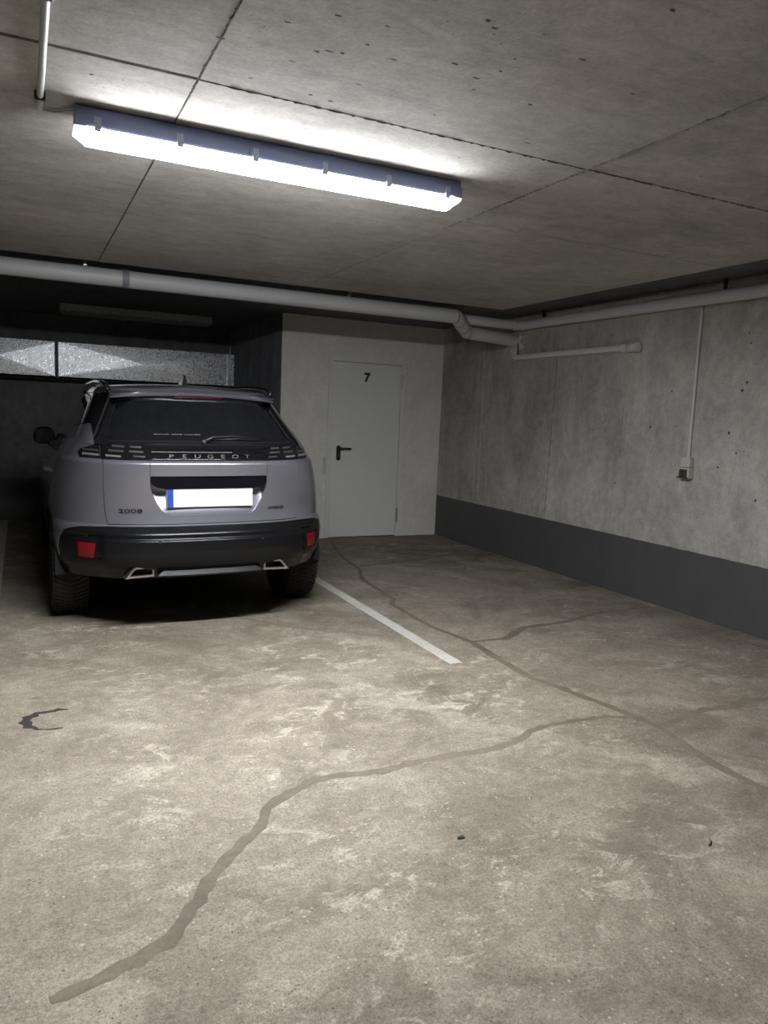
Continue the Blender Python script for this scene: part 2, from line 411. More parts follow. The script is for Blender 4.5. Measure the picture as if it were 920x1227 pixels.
# walls
wr = struct(box('wall_right', XW, XW+.25, YMIN, YB+.25, -.15, ZR+.2, 'wall'), 'raw concrete wall with dark grey painted base', 'wall')
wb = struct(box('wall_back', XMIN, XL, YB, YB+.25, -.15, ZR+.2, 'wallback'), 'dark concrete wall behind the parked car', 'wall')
struct(box('wall_left', XMIN-.25, XMIN, YMIN, YB, -.15, ZR+.2, 'wall'), 'concrete wall on the far left', 'wall')
struct(box('wall_front', XMIN, XW, YMIN-.25, YMIN, -.15, ZR+.2, 'wall'), 'concrete wall facing the closet', 'wall')
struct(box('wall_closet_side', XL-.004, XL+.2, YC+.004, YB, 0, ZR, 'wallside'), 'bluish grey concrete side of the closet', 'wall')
# closet front with door opening
DL = onz((388,645), 0)[0]; DR = DL + .93; DT = 2.005
bm = bmesh.new()
x_0, x_1 = XL, XW
for (xa, xb, za, zb_) in ((x_0, DL, 0, ZR), (DR, x_1, 0, ZR), (DL, DR, DT, ZR)): add_box(bm, xa, xb, YC, YC+.12, za, zb_)
bmesh.ops.remove_doubles(bm, verts=bm.verts[:], dist=.0005)
closet = struct(mesh_obj('wall_closet', bm, 'white'), 'white painted plaster wall around the steel door', 'wall')

# things on the right wall
for (pa, pb, wd) in (((670,402),(652,617),.006), ((582,398),(572,602),.008), ((575,420),(566,600),.005), ((747,487),(742,548),.004)):
    A, B = onx(pa, XW), onx(pb, XW); bm = bmesh.new(); n = 60; rows = []
    for i in range(n+1):
        t = i/n; y = A[1]*(1-t)+B[1]*t+random.uniform(-.004, .004); z = A[2]*(1-t)+B[2]*t; ww = wd*random.uniform(.2, 1.0); h = random.uniform(.0005, .003)
        rows.append([bm.verts.new((XW-.0003, y-ww, z)), bm.verts.new((XW-h, y, z)), bm.verts.new((XW-.0003, y+ww, z))])
    for R0, R1 in zip(rows, rows[1:]):
        for k in range(2): bm.faces.new((R0[k], R0[k+1], R1[k+1], R1[k]))
    mesh_obj('concrete_seam', bm, 'mortar' if pa[0] in (582, 575) else 'seam', wr)
def arc_mark(cpx, rad, a0, a1, wd, mat):
    c = onx(cpx, XW); bm = bmesh.new(); rows = []; n = 40
    for i in range(n+1):
        a = math.radians(a0+(a1-a0)*i/n); ww = wd*random.uniform(.3, 1)
        for q in (0,): rows.append([bm.verts.new((XW-.0006, c[1]+math.cos(a)*(rad+s*ww), c[2]+math.sin(a)*(rad+s*ww))) for s in (-1, 1)])
    for R0, R1 in zip(rows, rows[1:]): bm.faces.new((R0[0], R0[1], R1[1], R1[0]))
    mesh_obj('ring_mark', bm, mat, wr)
arc_mark((712,492), .165, -200, 95, .005, 'mark')
arc_mark((557,490), .18, 60, 260, .004, 'mark')
arc_mark((640,495), .15, 200, 330, .004, 'mark')
for px, r in (((895,458),.010),((889,468),.011),((873,519),.011),((882,543),.008),((891,541),.007),((604,486),.010),((640,487),.009),((805,469),.009),((811,510),.006),((733,402),.006),((900,411),.008),((898,399),.007),((737,579),.008),((779,512),.010),((680,520),.008),((770,400),.006),((860,560),.01),((905,600),.012)):
    p = onx(px, XW); pit((XW-.0008, p[1], p[2]), r, r, 'x', 'seal_dark', wr, 'tie_hole')

# closet door
d1 = struct(empty('door_1', (DL, YC, 0)), 'light grey steel door numbered 7', 'door')
def dbox(name, x0, x1, y0, y1, z0, z1, mat, bevel=0, parent=d1):
    return box(name, x0, x1, y0, y1, z0, z1, mat, parent, bevel)
W_ = DR-DL; fw = .045
bm = bmesh.new()
add_box(bm, 0.001, fw, -.012, .10, .001, DT-.001); add_box(bm, W_-fw, W_-.001, -.012, .10, .001, DT-.001); add_box(bm, fw, W_-fw, -.012, .10, DT-fw, DT-.001)
mesh_obj('door_frame', bm, 'frame', d1)
leaf = dbox('door_leaf', fw+.005, W_-fw-.005, -.004, .05, .010, DT-fw-.005, 'door', .003)
dbox('seal', fw+.002, W_-fw-.002, .03, .06, .004, DT-fw-.002, 'gap')
for hz in (.17, 1.70):
    hg = tube('hinge', [(W_-fw+.004, -.020, hz), (W_-fw+.004, -.020, hz+.16)], .009, 'steel', d1, 10)
    box('hinge_plate', W_-fw-.004, W_-fw+.022, -.016, -.011, hz+.01, hz+.15, 'frame', d1)
h = onz((406,645), 0); hc = ony((407,540), YC)
hx, hzz = hc[0]-DL-.02, hc[2]
bm = bmesh.new()
pts = [(hx+.024*math.cos(a), (hzz+.035 if math.sin(a) > 0 else hzz-.085)+.024*math.sin(a)) for a in np.linspace(0, 2*math.pi, 24, endpoint=False)]
prism(bm, pts, 'y', -.004, -.016)
hd = mesh_obj('door_handle', bm, 'black', d1)
tube('lever', [(hx, -.012, hzz+.025), (hx, -.05, hzz+.025), (hx+.02, -.058, hzz+.025), (hx+.13, -.058, hzz+.025)], .011, 'black', hd, 12)
box('keyhole', hx-.004, hx+.004, -.018, -.0155, hzz-.06, hzz-.035, 'steel', hd)
npx = ony((439.5,453), YC)
bm = text_bm('7', .135, .0008, .006)
bmesh.ops.transform(bm, matrix=Matrix.Translation((npx[0]-DL, -.0055, npx[2])) @ Matrix.Rotation(math.pi/2, 4, 'X'), verts=bm.verts[:])
tag(mesh_obj('door_number', bm, 'black', d1), 'black numeral 7')
# strike cover on wall next to the door
sp = ony((388,555), YC); box('strike_plate', -.035, -.005, -.004, .002, sp[2]-.12, sp[2]+.07, 'conduit', d1)

# ================================================================== pipes
def bend(path, r=.08, n=6):
    """round the corners of a polyline"""
    P = [Vector(p) for p in path]; out = [P[0]]
    for i in range(1, len(P)-1):
        a = (P[i-1]-P[i]); b = (P[i+1]-P[i]); k = min(r, a.length*.45, b.length*.45)
        p0 = P[i]+a.normalized()*k; p1 = P[i]+b.normalized()*k
        for j in range(n+1):
            t = j/n; out.append(p0*(1-t)**2 + P[i]*2*t*(1-t) + p1*t*t)
    out.append(P[-1]); return out
PR = .0625; PYy, PZz = 6.02, 2.312
e0 = ony((546,379), PYy); e1 = ony((592,402), 6.28); e2 = onx((618,405), XW)
p0 = (XMIN, PYy, PZz); p1 = (e0[0], PYy, PZz-.006); p2 = (e0[0]+.24, 6.20, PZz-.115); p3 = (XW, 6.30, PZz-.135)
big = tag(empty('drain_pipe', (XMIN, PYy, PZz)), 'thick grey plastic drain pipe hung below the ceiling across the bay', 'pipe')
def rel(pts, o): return [tuple(np.array(p)-np.array(o.location)) for p in pts]
tube('pipe_run', rel([p0, p1], big), PR, 'pvc', big, 28)
tube('pipe_elbow', rel(bend([(p1[0]-.02, p1[1], p1[2]), p1, p2], .05), big), PR*1.0, 'pvc', big, 28)
tube('pipe_elbow', rel(bend([p2, p3], .05), big), PR*.96, 'pvc', big, 28)
def ringat(p, d, r, wdt, mat, parent, name):
    d = Vector(d).normalized()*wdt*.5; p = Vector(p)
    return tube(name, rel([p-d, p+d], parent), r, mat, parent, 28)
ringat(p1, (1, 0, 0), PR+.003, .012, 'pvc_dark', big, 'socket_ring')
dd = Vector(p2)-Vector(p1)
for t in (.30, .68): ringat(Vector(p1)+dd*t, dd, PR+.002, .008, 'pvc_dark', big, 'socket_ring')
ringat(p2, Vector(p3)-Vector(p2), PR+.002, .012, 'pvc_dark', big, 'socket_ring')
cp = ony((150,330), PYy); ringat((cp[0], PYy, PZz), (1, 0, 0), PR+.004, .05, 'pvc_dark', big, 'pipe_coupling')
jt = ony((416,365), PYy); ringat((jt[0], PYy, PZz), (1, 0, 0), PR+.0025, .012, 'pvc', big, 'pipe_coupling')
for bx in (ony((102,306), PYy)[0], ony((419,352), PYy)[0], -1.6, -3.4):
    box('pipe_hanger', bx-.012-XMIN, bx+.012-XMIN, -.008, .008, PR-.002, ZR-PZz, 'steel', big)
# mortar around the pipe where it enters the wall
bm = bmesh.new(); V = []
cpt = (6.30, PZz-.135)
for k in range(18):
    a = 2*math.pi*k/18; r = random.uniform(.075, .14)*(1.25 if math.sin(a) < 0 else .85)
    V.append((cpt[0]+math.cos(a)*r, cpt[1]+math.sin(a)*r-.01))
prism(bm, V, 'x', XW-.012, XW+.01); mesh_obj('mortar_patch', bm, 'mortar', wr)

# pipe along right wall, turning to run along behind the thick one
RR = .045; zr_ = onx((920,347), XW-.075)[2]; zr2 = onx((640,388), XW-.075)[2]
yR2 = onx((622,391), XW-.075)[1]
rp = tag(empty('wall_pipe', (XW-.075, YMIN, zr_)), 'slim grey plastic pipe running under the ceiling along the concrete wall', 'pipe')
xx = XW-.075
yend = onx((925,346), xx)[1]
slope = (zr2-zr_)/(onx((640,388), xx)[1]-yend)
def zpipe(y): return zr_ + slope*(y-yend)
tube('pipe_run', rel(bend([(xx, YMIN, zpipe(YMIN)), (xx, yR2, zpipe(yR2)), (xx-2.2, yR2+.02, zpipe(yR2)+.03)], .06), rp), RR, 'pvc', rp, 24)
ringat((xx-.06, yR2, zpipe(yR2)), (1, 0, 0), RR+.004, .03, 'pvc', rp, 'pipe_coupling')
ringat((xx, yR2-.06, zpipe(yR2)), (0, 1, 0), RR+.004, .03, 'pvc', rp, 'pipe_coupling')
ringat((xx, yend-.03, zpipe(yend)), (0, 1, 0), RR+.005, .06, 'pvc', rp, 'pipe_coupling')
for px in ((652,372), (870,335), (1050, 310)):
    yy = onx(px, xx)[1]
    box('pipe_hanger', -.008, .008, yy-.01-YMIN, yy+.01-YMIN, zpipe(yy)-zr_+RR-.003, ZR-zr_, 'black', rp)

# conduit and switch on right wall
cz = onx((840,368), XW)[2]; cy0 = onx((626,398), XW)[1]; cy1 = onx((843,368), XW)[1]
swb = onx((823,548), XW)
cond = tag(empty('cable_conduit', (XW-.012, cy1, swb[2])), 'thin grey conduit running along the wall and down to the light switch', 'conduit')
tube('conduit_run', rel([(XW-.010, cy0, cz+.004), (XW-.010, cy1+.04, cz)], cond), .007, 'conduit', cond, 10)
tube('conduit_elbow', rel(bend([(XW-.012, cy1+.045, cz), (XW-.012, cy1, cz), (XW-.012, cy1, cz-.05)], .035), cond), .008, 'conduit', cond, 10)
tube('conduit_drop', rel([(XW-.014, cy1, cz-.03), (XW-.014, cy1, swb[2]-.002)], cond), .0125, 'conduit', cond, 12)
swb2 = onx((823,573), XW)
zt_, zm_, zb2 = swb[2], onx((823,560), XW)[2], swb2[2]
sw = tag(empty('light_switch', (XW, cy1, zb2)), 'cream surface-mounted switch box with brown rocker at the conduit end', 'light switch')
box('junction_box', -.045, -.001, -.045, .040, zm_-zb2+.002, zt_-zb2, 'cream', sw, .004)
s2 = box('switch_body', -.055, -.001, -.050, .050, 0, zm_-zb2-.001, 'cream', sw, .006)
box('rocker', -.060, -.054, -.036, .036, .012, zm_-zb2-.014, 'brown', s2, .002)
box('hood', -.066, -.05, -.046, .046, .0, .012, 'brown', s2, .002)

# fluorescent batten on right wall (unlit)
ya, yb_ = onx((618,428), XW-.05)[1], onx((766,416), XW-.05)[1]
zl = onx((690,422), XW-.05)[2]
wl = tag(empty('wall_lamp', (XW, ya, zl)), 'unlit tube lamp fixed horizontally on the concrete wall', 'lamp')
L = yb_-ya
tube('lamp_tube', [(-.052, L*.01, 0), (-.052, L*.90, 0)], .027, 'tube_off', wl, 18)
box('lamp_base', -.022, -.0005, L*.98, L*.02, -.035, .030, 'conduit', wl, .004)
tube('end_socket', [(-.052, L*.89, 0), (-.052, L*.93, 0)], .036, 'tube_off', wl, 18)
tube('end_socket', [(-.052, L*.935, 0), (-.052, L*.955, 0)], .032, 'conduit', wl, 18)
tube('end_socket', [(-.052, L*.957, 0), (-.052, L*.995, 0)], .036, 'tube_off', wl, 18)
tube('end_socket', [(-.052, 0, 0), (-.052, L*.015, 0)], .030, 'conduit', wl, 18)
tube('lamp_cable', bend([(-.03, .0, .03), (-.012, .03, .12), (-.010, .03, cz-zl)], .03), .006, 'black', wl, 8)

# ================================================================== ceiling lamps
def ceiling_lamp(loc, length, lit, label):
    root = tag(empty('ceiling_lamp', loc), label, 'lamp')
    h = length/2
    bm = bmesh.new()
    prism(bm, [(-.056, -.068), (-.060, -.062), (-.054, -.028), (-.046, -.026), (-.042, 0), (.042, 0), (.046, -.026), (.054, -.028), (.060, -.062), (.056, -.068)], 'x', -h, h)
    mesh_obj('housing', bm, 'housing' if lit else 'conduit', root)
    prof = [(-.053, -.068), (-.053, -.076), (-.048, -.094), (-.035, -.106), (-.015, -.111), (.015, -.111), (.035, -.106), (.048, -.094), (.053, -.076), (.053, -.068)]
    bm = bmesh.new(); prism(bm, prof, 'x', -h+.035, h-.035)
    df = mesh_obj('diffuser', bm, 'led' if lit else 'pvc_dark', root)
    if lit:
        df.data.materials.append(MT['led_side'])
        for pg in df.data.polygons:
            if pg.normal.z > -.75: pg.material_index = 1
    for s in (-1, 1):
        bm = bmesh.new()
        A = [bm.verts.new((s*(h-.035), y, z)) for y, z in prof]
        B = [bm.verts.new((s*(h+.004), y*.97, -.068+(z+.068)*.35)) for y, z in prof]
        n = len(prof)
        for k in range(n): bm.faces.new((A[k], A[(k+1) % n], B[(k+1) % n], B[k]))
        bm.faces.new(B); bmesh.ops.recalc_face_normals(bm, faces=bm.faces[:])
        mesh_obj('end_cap', bm, 'ledcap' if lit else 'pvc_dark', root)
    for k in range(6):
        x = -h+.07+(length-.14)*k/5
        for s in (-1, 1):
            bm = bmesh.new(); prism(bm, [(s*.0555, -.034), (s*.061, -.034), (s*.066, -.072), (s*.058, -.080), (s*.056, -.074)], 'x', x-.011, x+.011)
            mesh_obj('clip', bm, 'clip' if lit else 'conduit', root)
    return root
la, lb = onz((90,149.5), ZC-.072), onz((554.5,236.5), ZC-.072)
LX, LY, LL = (la[0]+lb[0])/2, (la[1]+lb[1])/2+.056, lb[0]-la[0]
lamp = ceiling_lamp((LX, LY, ZC-.004), LL, True, 'glowing white long strip lamp on the concrete ceiling')
a2, b2 = onz((72,371), ZR-.07), onz((252,388), ZR-.07)
off = ceiling_lamp(((a2[0]+b2[0])/2, (a2[1]+b2[1])/2, ZR-.002), b2[0]-a2[0], False, 'unlit strip lamp on the dark ceiling above the parked car')
#lamp2 = ceiling_lamp((LX-.2, -1.7, ZC-.004), LL, True, 'lit strip lamp further down the garage behind the driveway')

# conduit on ceiling feeding the lamp
c0 = onz((52,0), ZC-.012); c1 = onz((47,127), ZC-.012)
cc = tag(empty('ceiling_conduit', (c1[0], c1[1], ZC)), 'grey conduit on the ceiling leading to the glowing lamp', 'conduit')
tube('conduit_run', [(0, 0, -.014), (0, -1.1, -.014)], .011, 'conduit', cc, 12)
tube('conduit_run', [(0, -.8, -.0145), (0, -4.0, -.0145)], .0135, 'conduit', cc, 12)
tube('cable', bend([(0, 0, -.012), (.005, .04, -.010), (.05, .045, -.008), (la[0]-c1[0]+.02, la[1]-c1[1]+.005, -.02)], .03), .0045, 'conduit', cc, 8)
for yy in (-.10, -.78): box('conduit_clip', -.017, .017, yy-.01, yy+.01, -.026, -.001, 'black', cc, .003)

# ================================================================== ventilation duct on the back wall
YD = 9.70; zt_d, zb_d = 2.088, 1.690
dx = [-2.10, -.86, .385, 2.40]
duct = tag(empty('ventilation_duct', (dx[0], YD, zb_d)), 'galvanized sheet-metal ventilation duct on the wall behind the car', 'duct')
def duct_panel(x0, x1, cxx=None):
    bm = bmesh.new(); hh = zt_d-zb_d; cxx = (x0+x1)/2 if cxx is None else cxx
    V = [bm.verts.new(p) for p in ((x0, 0, 0), (x1, 0, 0), (x1, 0, hh), (x0, 0, hh))]
    Bk = [bm.verts.new(p) for p in ((x0, YB-YD-.002, 0), (x1, YB-YD-.002, 0), (x1, YB-YD-.002, hh), (x0, YB-YD-.002, hh))]
    c = bm.verts.new((cxx, -.022, hh*.5))
    for k in range(4): bm.faces.new((V[k], V[(k+1) % 4], c)); bm.faces.new((V[(k+1) % 4], V[k], Bk[k], Bk[(k+1) % 4]))
    bmesh.ops.recalc_face_normals(bm, faces=bm.faces[:])
    return mesh_obj('duct_panel', bm, 'galv', duct)
for i in range(3): duct_panel(dx[i]-dx[0]+.004, dx[i+1]-dx[0]-.004)
for x in dx[1:3]: box('duct_flange', x-dx[0]-.018, x-dx[0]+.018, -.034, YB-YD-.002, -.022, zt_d-zb_d+.022, 'seam', duct)
box('duct_flange', dx[3]-dx[0]-.004, dx[3]-dx[0]+.012, -.02, YB-YD-.002, -.008, zt_d-zb_d+.008, 'galv', duct)
box('duct_end', dx[3]-dx[0]+.014, XL-dx[0]-.004, .01, YB-YD-.002, 0, zt_d-zb_d, 'galv', duct)
box('duct_shadow_strip', 0, XL-dx[0]-.004, -.015, YB-YD-.002, -.05, -.026, 'gap', duct)  # added black strip, stands in for the shadow line under the duct
# small conduit above the duct end
q = ony((276,400), YB)
tube('cable_drop', [(q[0]-dx[0], YB-YD-.012, zt_d-zb_d+.012), (q[0]-dx[0], YB-YD-.012, ZR-zb_d-.05)], .008, 'conduit', duct, 8)

# ================================================================== the parked car
def table(pairs):
    xs = np.array([p[0] for p in pairs], float); ys = np.array([p[1] for p in pairs], float)
    m = np.zeros(len(xs)); d = np.diff(ys)/np.diff(xs)
    for i in range(1, len(xs)-1):
        if d[i-1]*d[i] > 0: m[i] = 2*d[i-1]*d[i]/(d[i-1]+d[i])
    m[0], m[-1] = d[0], d[-1]
    def f(x):
        x = min(max(x, xs[0]), xs[-1]); i = min(int(np.searchsorted(xs, x, 'right'))-1, len(xs)-2)
        h = xs[i+1]-xs[i]; t = (x-xs[i])/h
        return float((2*t**3-3*t*t+1)*ys[i]+(t**3-2*t*t+t)*h*m[i]+(-2*t**3+3*t*t)*ys[i+1]+(t**3-t*t)*h*m[i+1])
    return f
# car frame: x to the right, y forwards, z up; origin on the ground under the middle of the rear bumper
yr = table([(.20,.24),(.30,.17),(.36,.105),(.405,.060),(.435,.030),(.47,.012),(.53,.0),(.588,.0),(.596,.003),(.605,.013),(.612,.015),(.628,.016),(.637,.021),(.668,.056),(.685,.078),(.75,.082),(.85,.074),(.95,.062),(1.02,.052),(1.045,.050),(1.06,.062),(1.072,.086),(1.11,.092),(1.16,.100),(1.30,.20)])
Wd = table([(.18,.80),(.26,.845),(.36,.868),(.48,.882),(.60,.888),(.72,.888),(.82,.880),(.92,.862),(1.0,.842),(1.06,.822),(1.12,.792),(1.16,.768),(1.30,.70)])
yf = table([(.18,4.14),(.30,4.24),(.5,4.29),(.68,4.30),(.82,4.25),(.92,4.14),(1.0,3.95),(1.3,3.4)])
NR_, DR_ = 2.8, .80
NF_, DF_ = 2.5, .95
def polar(al, n): 
    c, s = math.cos(al), math.sin(al); r = (abs(c)**n+abs(s)**n)**(-1/n); return r*s, r*c
def rear_y(x, z):
    q = min(abs(x)/Wd(z), .9999); return yr(z)+DR_*(1-(1-q**NR_)**(1/NR_))
zt_of = table([(-.1,1.162),(.20,1.162),(.36,1.168),(.50,1.168),(1.0,1.152),(2.0,1.10),(2.9,1.045),(3.2,1.0),(3.6,.975),(4.0,.93),(4.3,.86)])
zb_of = table([(-.1,.352),(.40,.352),(.6,.30),(.9,.22),(3.4,.22),(3.7,.24),(4.3,.24)])
AXR, AXF, WZ, WR = .85, 3.455, .338, .338
def sidefac(y): 
    t = min(max((y-2.4)/1.6, 0), 1); return 1-.035*t*t
def body_col(kind, t):
    def f(z):
        if kind == 'r':
            s, q = polar(t*math.pi/2, NR_); return Wd(z)*s, yr(z)+DR_*(1-q)
        if kind == 's':
            y0 = yr(z)+DR_; y1 = yf(z)-DF_; y = y0+(y1-y0)*t; return Wd(z)*sidefac(y), y
        s, q = polar((1-t)*math.pi/2, NF_); W = Wd(z)*sidefac(yf(z)-DF_); return W*s, yf(z)-DF_*(1-q)
    return f
cols = [body_col('r', k/52) for k in range(52)] + [body_col('s', k/70) for k in range(70)] + [body_col('f', k/26) for k in range(27)]
NV = 128
def col_pts(c):
    x0, y0 = c(.8); zb, zt = zb_of(y0), zt_of(y0)
    out = []
    for k in range(NV+1):
        z = zb+(zt-zb)*k/NV; x, y = c(z); out.append((x, y, z))
    # tucked flange at the top
    x, y, z = out[-1]; dn = 1 if y < .45 else 0; out.append((x*.97, y+(.02 if y < 1 else 0), z+.004-.011*dn)); out.append((x*.88, y+(.06 if y < .6 else 0)-(.05 if y > 3.8 else 0), z+.002-.030*dn))
    return out
bm = bmesh.new()
right = [[bm.verts.new(p) for p in col_pts(c)] for c in cols]
leftc = [right[0]] + [[bm.verts.new((-v.co.x, v.co.y, v.co.z)) for v in c] for c in right[1:-1]] + [right[-1]]
for side, C_ in ((1, right), (-1, leftc)):
    for A, B in zip(C_, C_[1:]):
        for k in range(len(A)-1):
            f = (A[k], B[k], B[k+1], A[k+1]); bm.faces.new(f if side > 0 else f[::-1])
bm.normal_update()

def inside(p, poly):
    r = False; n = len(poly); x, y = p
    for i in range(n):
        (x0, y0), (x1, y1) = poly[i], poly[(i+1) % n]
        if (y0 > y) != (y1 > y) and x < (x1-x0)*(y-y0)/(y1-y0)+x0: r = not r
    return r
def offset(poly, d):
    n = len(poly); A = sum(poly[i][0]*poly[(i+1) % n][1]-poly[(i+1) % n][0]*poly[i][1] for i in range(n)); sg = 1 if A > 0 else -1
    out = []
    for i in range(n):
        p0, p1, p2 = np.array(poly[i-1]), np.array(poly[i]), np.array(poly[(i+1) % n])
        def nrm(a, b): e = b-a; e = e/np.linalg.norm(e); return np.array([e[1], -e[0]])*sg
        m = nrm(p0, p1)+nrm(p1, p2); m = m/max(np.dot(m, m), .3)*2
        out.append(tuple(p1+m*d))
    return out
def cut(bm, poly, axis, flt):
    n = len(poly)
    for i in range(n):
        a, b = poly[i], poly[(i+1) % n]
        dx_, dz_ = b[0]-a[0], b[1]-a[1]; L_ = math.hypot(dx_, dz_)
        if L_ < 1e-6: continue
        nn = (-dz_/L_, dx_/L_)
        lo = (min(a[0], b[0])-.02, min(a[1], b[1])-.02); hi = (max(a[0], b[0])+.02, max(a[1], b[1])+.02)
        fs = []
        for f in bm.faces:
            c = f.calc_center_median()
            if not flt(c): continue
            u = c.x if axis == 'xz' else c.y
            if lo[0]-.03 < u < hi[0]+.03 and lo[1]-.03 < c.z < hi[1]+.03: fs.append(f)
        if not fs: continue
        ge = set(); gv = set()
        for f in fs: ge.update(f.edges); gv.update(f.verts)
        co = (a[0], 0, a[1]) if axis == 'xz' else (0, a[0], a[1])
        no = (nn[0], 0, nn[1]) if axis == 'xz' else (0, nn[0], nn[1])
        bmesh.ops.bisect_plane(bm, geom=list(gv)+list(ge)+fs, dist=1e-5, plane_co=co, plane_no=no)
def label(bm, lay, poly, axis, flt, val):
    for f in bm.faces:
        c = f.calc_center_median()
        if flt(c) and inside((c.x if axis == 'xz' else c.y, c.z), poly): f[lay] = val
def region(bm, lay, poly, axis, flt, val, gap=None, gapval=1):
    if gap:
        po, pi = offset(poly, gap), offset(poly, -gap)
        cut(bm, po, axis, flt); cut(bm, pi, axis, flt)
        label(bm, lay, po, axis, flt, gapval); label(bm, lay, pi, axis, flt, val)
    else:
        cut(bm, poly, axis, flt); label(bm, lay, poly, axis, flt, val)
def circle(cy, cz, r, n=36): return [(cy+r*math.cos(2*math.pi*k/n), cz+r*math.sin(2*math.pi*k/n)) for k in range(n)]
lay = bm.faces.layers.int.new('lab')
QUARTER, GAP, TAILGATE, BUMPER, RECESS, LIGHT, LIGHTBAR, CLAD, ARCH, RDOOR, FDOOR, FENDER, FBUMP, FGRILLE = 0, 1, 2, 3, 4, 5, 6, 7, 8, 9, 10, 11, 12, 13
G = .0022
anyf = lambda c: True
rear = lambda c: c.y < .45 and abs(c.x) < .80
sid = lambda c: abs(c.x) > .45 and .1 < c.y < 4.28
rearq = lambda c: c.y < .75
# doors and wings
region(bm, lay, [(1.02,.80),(1.16,.62),(1.24,.40),(1.24,.33),(1.98,.33),(1.98,1.30),(.78,1.30),(.88,.98)], 'yz', sid, RDOOR, G)
region(bm, lay, [(1.99,.33),(3.02,.33),(3.05,.55),(3.02,1.30),(1.99,1.30)], 'yz', sid, FDOOR, G)
region(bm, lay, [(3.03,.20),(3.055,.55),(3.03,1.2),(3.9,1.2),(3.86,.60),(3.95,.20)], 'yz', lambda c: abs(c.x) > .45 and c.y > 2.9, FENDER, G)
region(bm, lay, [(3.96,.1),(3.87,.60),(3.92,1.2),(4.6,1.2),(4.6,.1)], 'yz', lambda c: c.y > 3.7, FBUMP, G)
region(bm, lay, [(-.55,.40),(.55,.40),(.68,.80),(-.68,.80)], 'xz', lambda c: c.y > 3.9, FGRILLE)
# rear bumper wrap
region(bm, lay, [(-.3,.10),(-.3,.674),(.16,.672),(.27,.664),(.35,.640),(.405,.590),(.435,.520),(.45,.10)], 'yz', lambda c: c.y < .9, BUMPER, G)
# light band wraps the corner and ends in a point
region(bm, lay, [(-.2,1.068),(-.2,1.161),(.24,1.161),(.30,1.150),(.40,1.118),(.405,1.098),(.36,1.068)], 'yz', lambda c: c.y < .6, LIGHT)
# tailgate skin
TG = [(-.604,1.0675),(-.606,.90),(-.598,.76),(-.585,.684),(.585,.684),(.598,.76),(.606,.90),(.604,1.0675)]
region(bm, lay, TG, 'xz', rear, TAILGATE, G)
for s in (-1, 1): region(bm, lay, [(s*.6025,1.066),(s*.6075,1.066),(s*.6075,1.17),(s*.6025,1.17)], 'xz', rear, GAP)
region(bm, lay, [(-.354,1.0685),(-.354,1.162),(.354,1.162),(.354,1.0685)], 'xz', lambda c: rear(c) and c.z > 1.06, LIGHTBAR, .0015)
for s in (-1, 1): region(bm, lay, [(s*.3528,.975),(s*.3555,.975),(s*.3555,1.07),(s*.3528,1.07)], 'xz', rear, GAP)
RC = [(-.352,.974),(-.352,.918),(-.345,.880),(-.315,.812),(-.285,.765),(-.262,.745),(-.235,.738),(.235,.738),(.262,.745),(.285,.765),(.315,.812),(.345,.880),(.352,.918),(.352,.974)]
region(bm, lay, RC, 'xz', rear, RECESS)
# sills, arches
region(bm, lay, [(.8,.10),(.8,.345),(3.6,.345),(3.6,.10)], 'yz', sid, CLAD)
for cy in (AXR, AXF):
    fl = lambda c, cy=cy: abs(c.x) > .45 and abs(c.y-cy) < .6
    region(bm, lay, circle(cy, WZ, .432), 'yz', fl, CLAD)
    region(bm, lay, circle(cy, WZ, .378), 'yz', fl, ARCH)
label(bm, lay, [(AXR-.378,.0),(AXR-.378,WZ),(AXR+.378,WZ),(AXR+.378,0)], 'yz', sid, ARCH)
label(bm, lay, [(AXF-.378,.0),(AXF-.378,WZ),(AXF+.378,WZ),(AXF+.378,0)], 'yz', sid, ARCH)

for f in bm.faces:
    c = f.calc_center_median()
    if f[lay] == QUARTER and c.y > 1.5: f[lay] = GAP
    if f[lay] == QUARTER and c.z > 1.13 and c.y < .40 and c.z > 1.1605-.05*(abs(c.x) < .60): f[lay] = LIGHT
ROLL = math.radians(.7)
CARX, CARY = 1.038, 4.46
YAW = math.radians(0.0)
car = tag(empty('car', (CARX, CARY, 0)), 'grey compact SUV parked tail-out in the bay beside the steel door', 'car')
def rollv(co): 
    c, s = math.cos(ROLL), math.sin(ROLL); z = co[2]-.30
    return Vector((co[0]*c-z*s, co[1], .30+co[0]*s+z*c))
def implicit(W, yr_, n, D, yf_, nf, Df, sf, zfun, pre=None):
    def F(x, y, z):
        if pre: y = y-pre(x, y, z)
        z = zfun(y, z); w = W(z); a0 = yr_(z)+D; a1 = yf_(z)-Df
        if y < a0: return ((abs(x)/w)**n + (max(a0-y, 0)/D)**n)**(1/n)-1
        if y > a1: return ((abs(x)/(w*sf(a1)))**nf + ((y-a1)/Df)**nf)**(1/nf)-1
        return abs(x)/(w*sf(y))-1
    def N(co):
        e = 2e-4; x, y, z = co
        g = Vector((F(x+e, y, z)-F(x-e, y, z), F(x, y+e, z)-F(x, y-e, z), F(x, y, z+e)-F(x, y, z-e)))
        return g.normalized() if g.length > 1e-9 else Vector((0, -1, 0))
    return N
body_n = implicit(Wd, yr, NR_, DR_, yf, NF_, DF_, sidefac, lambda y, z: z)
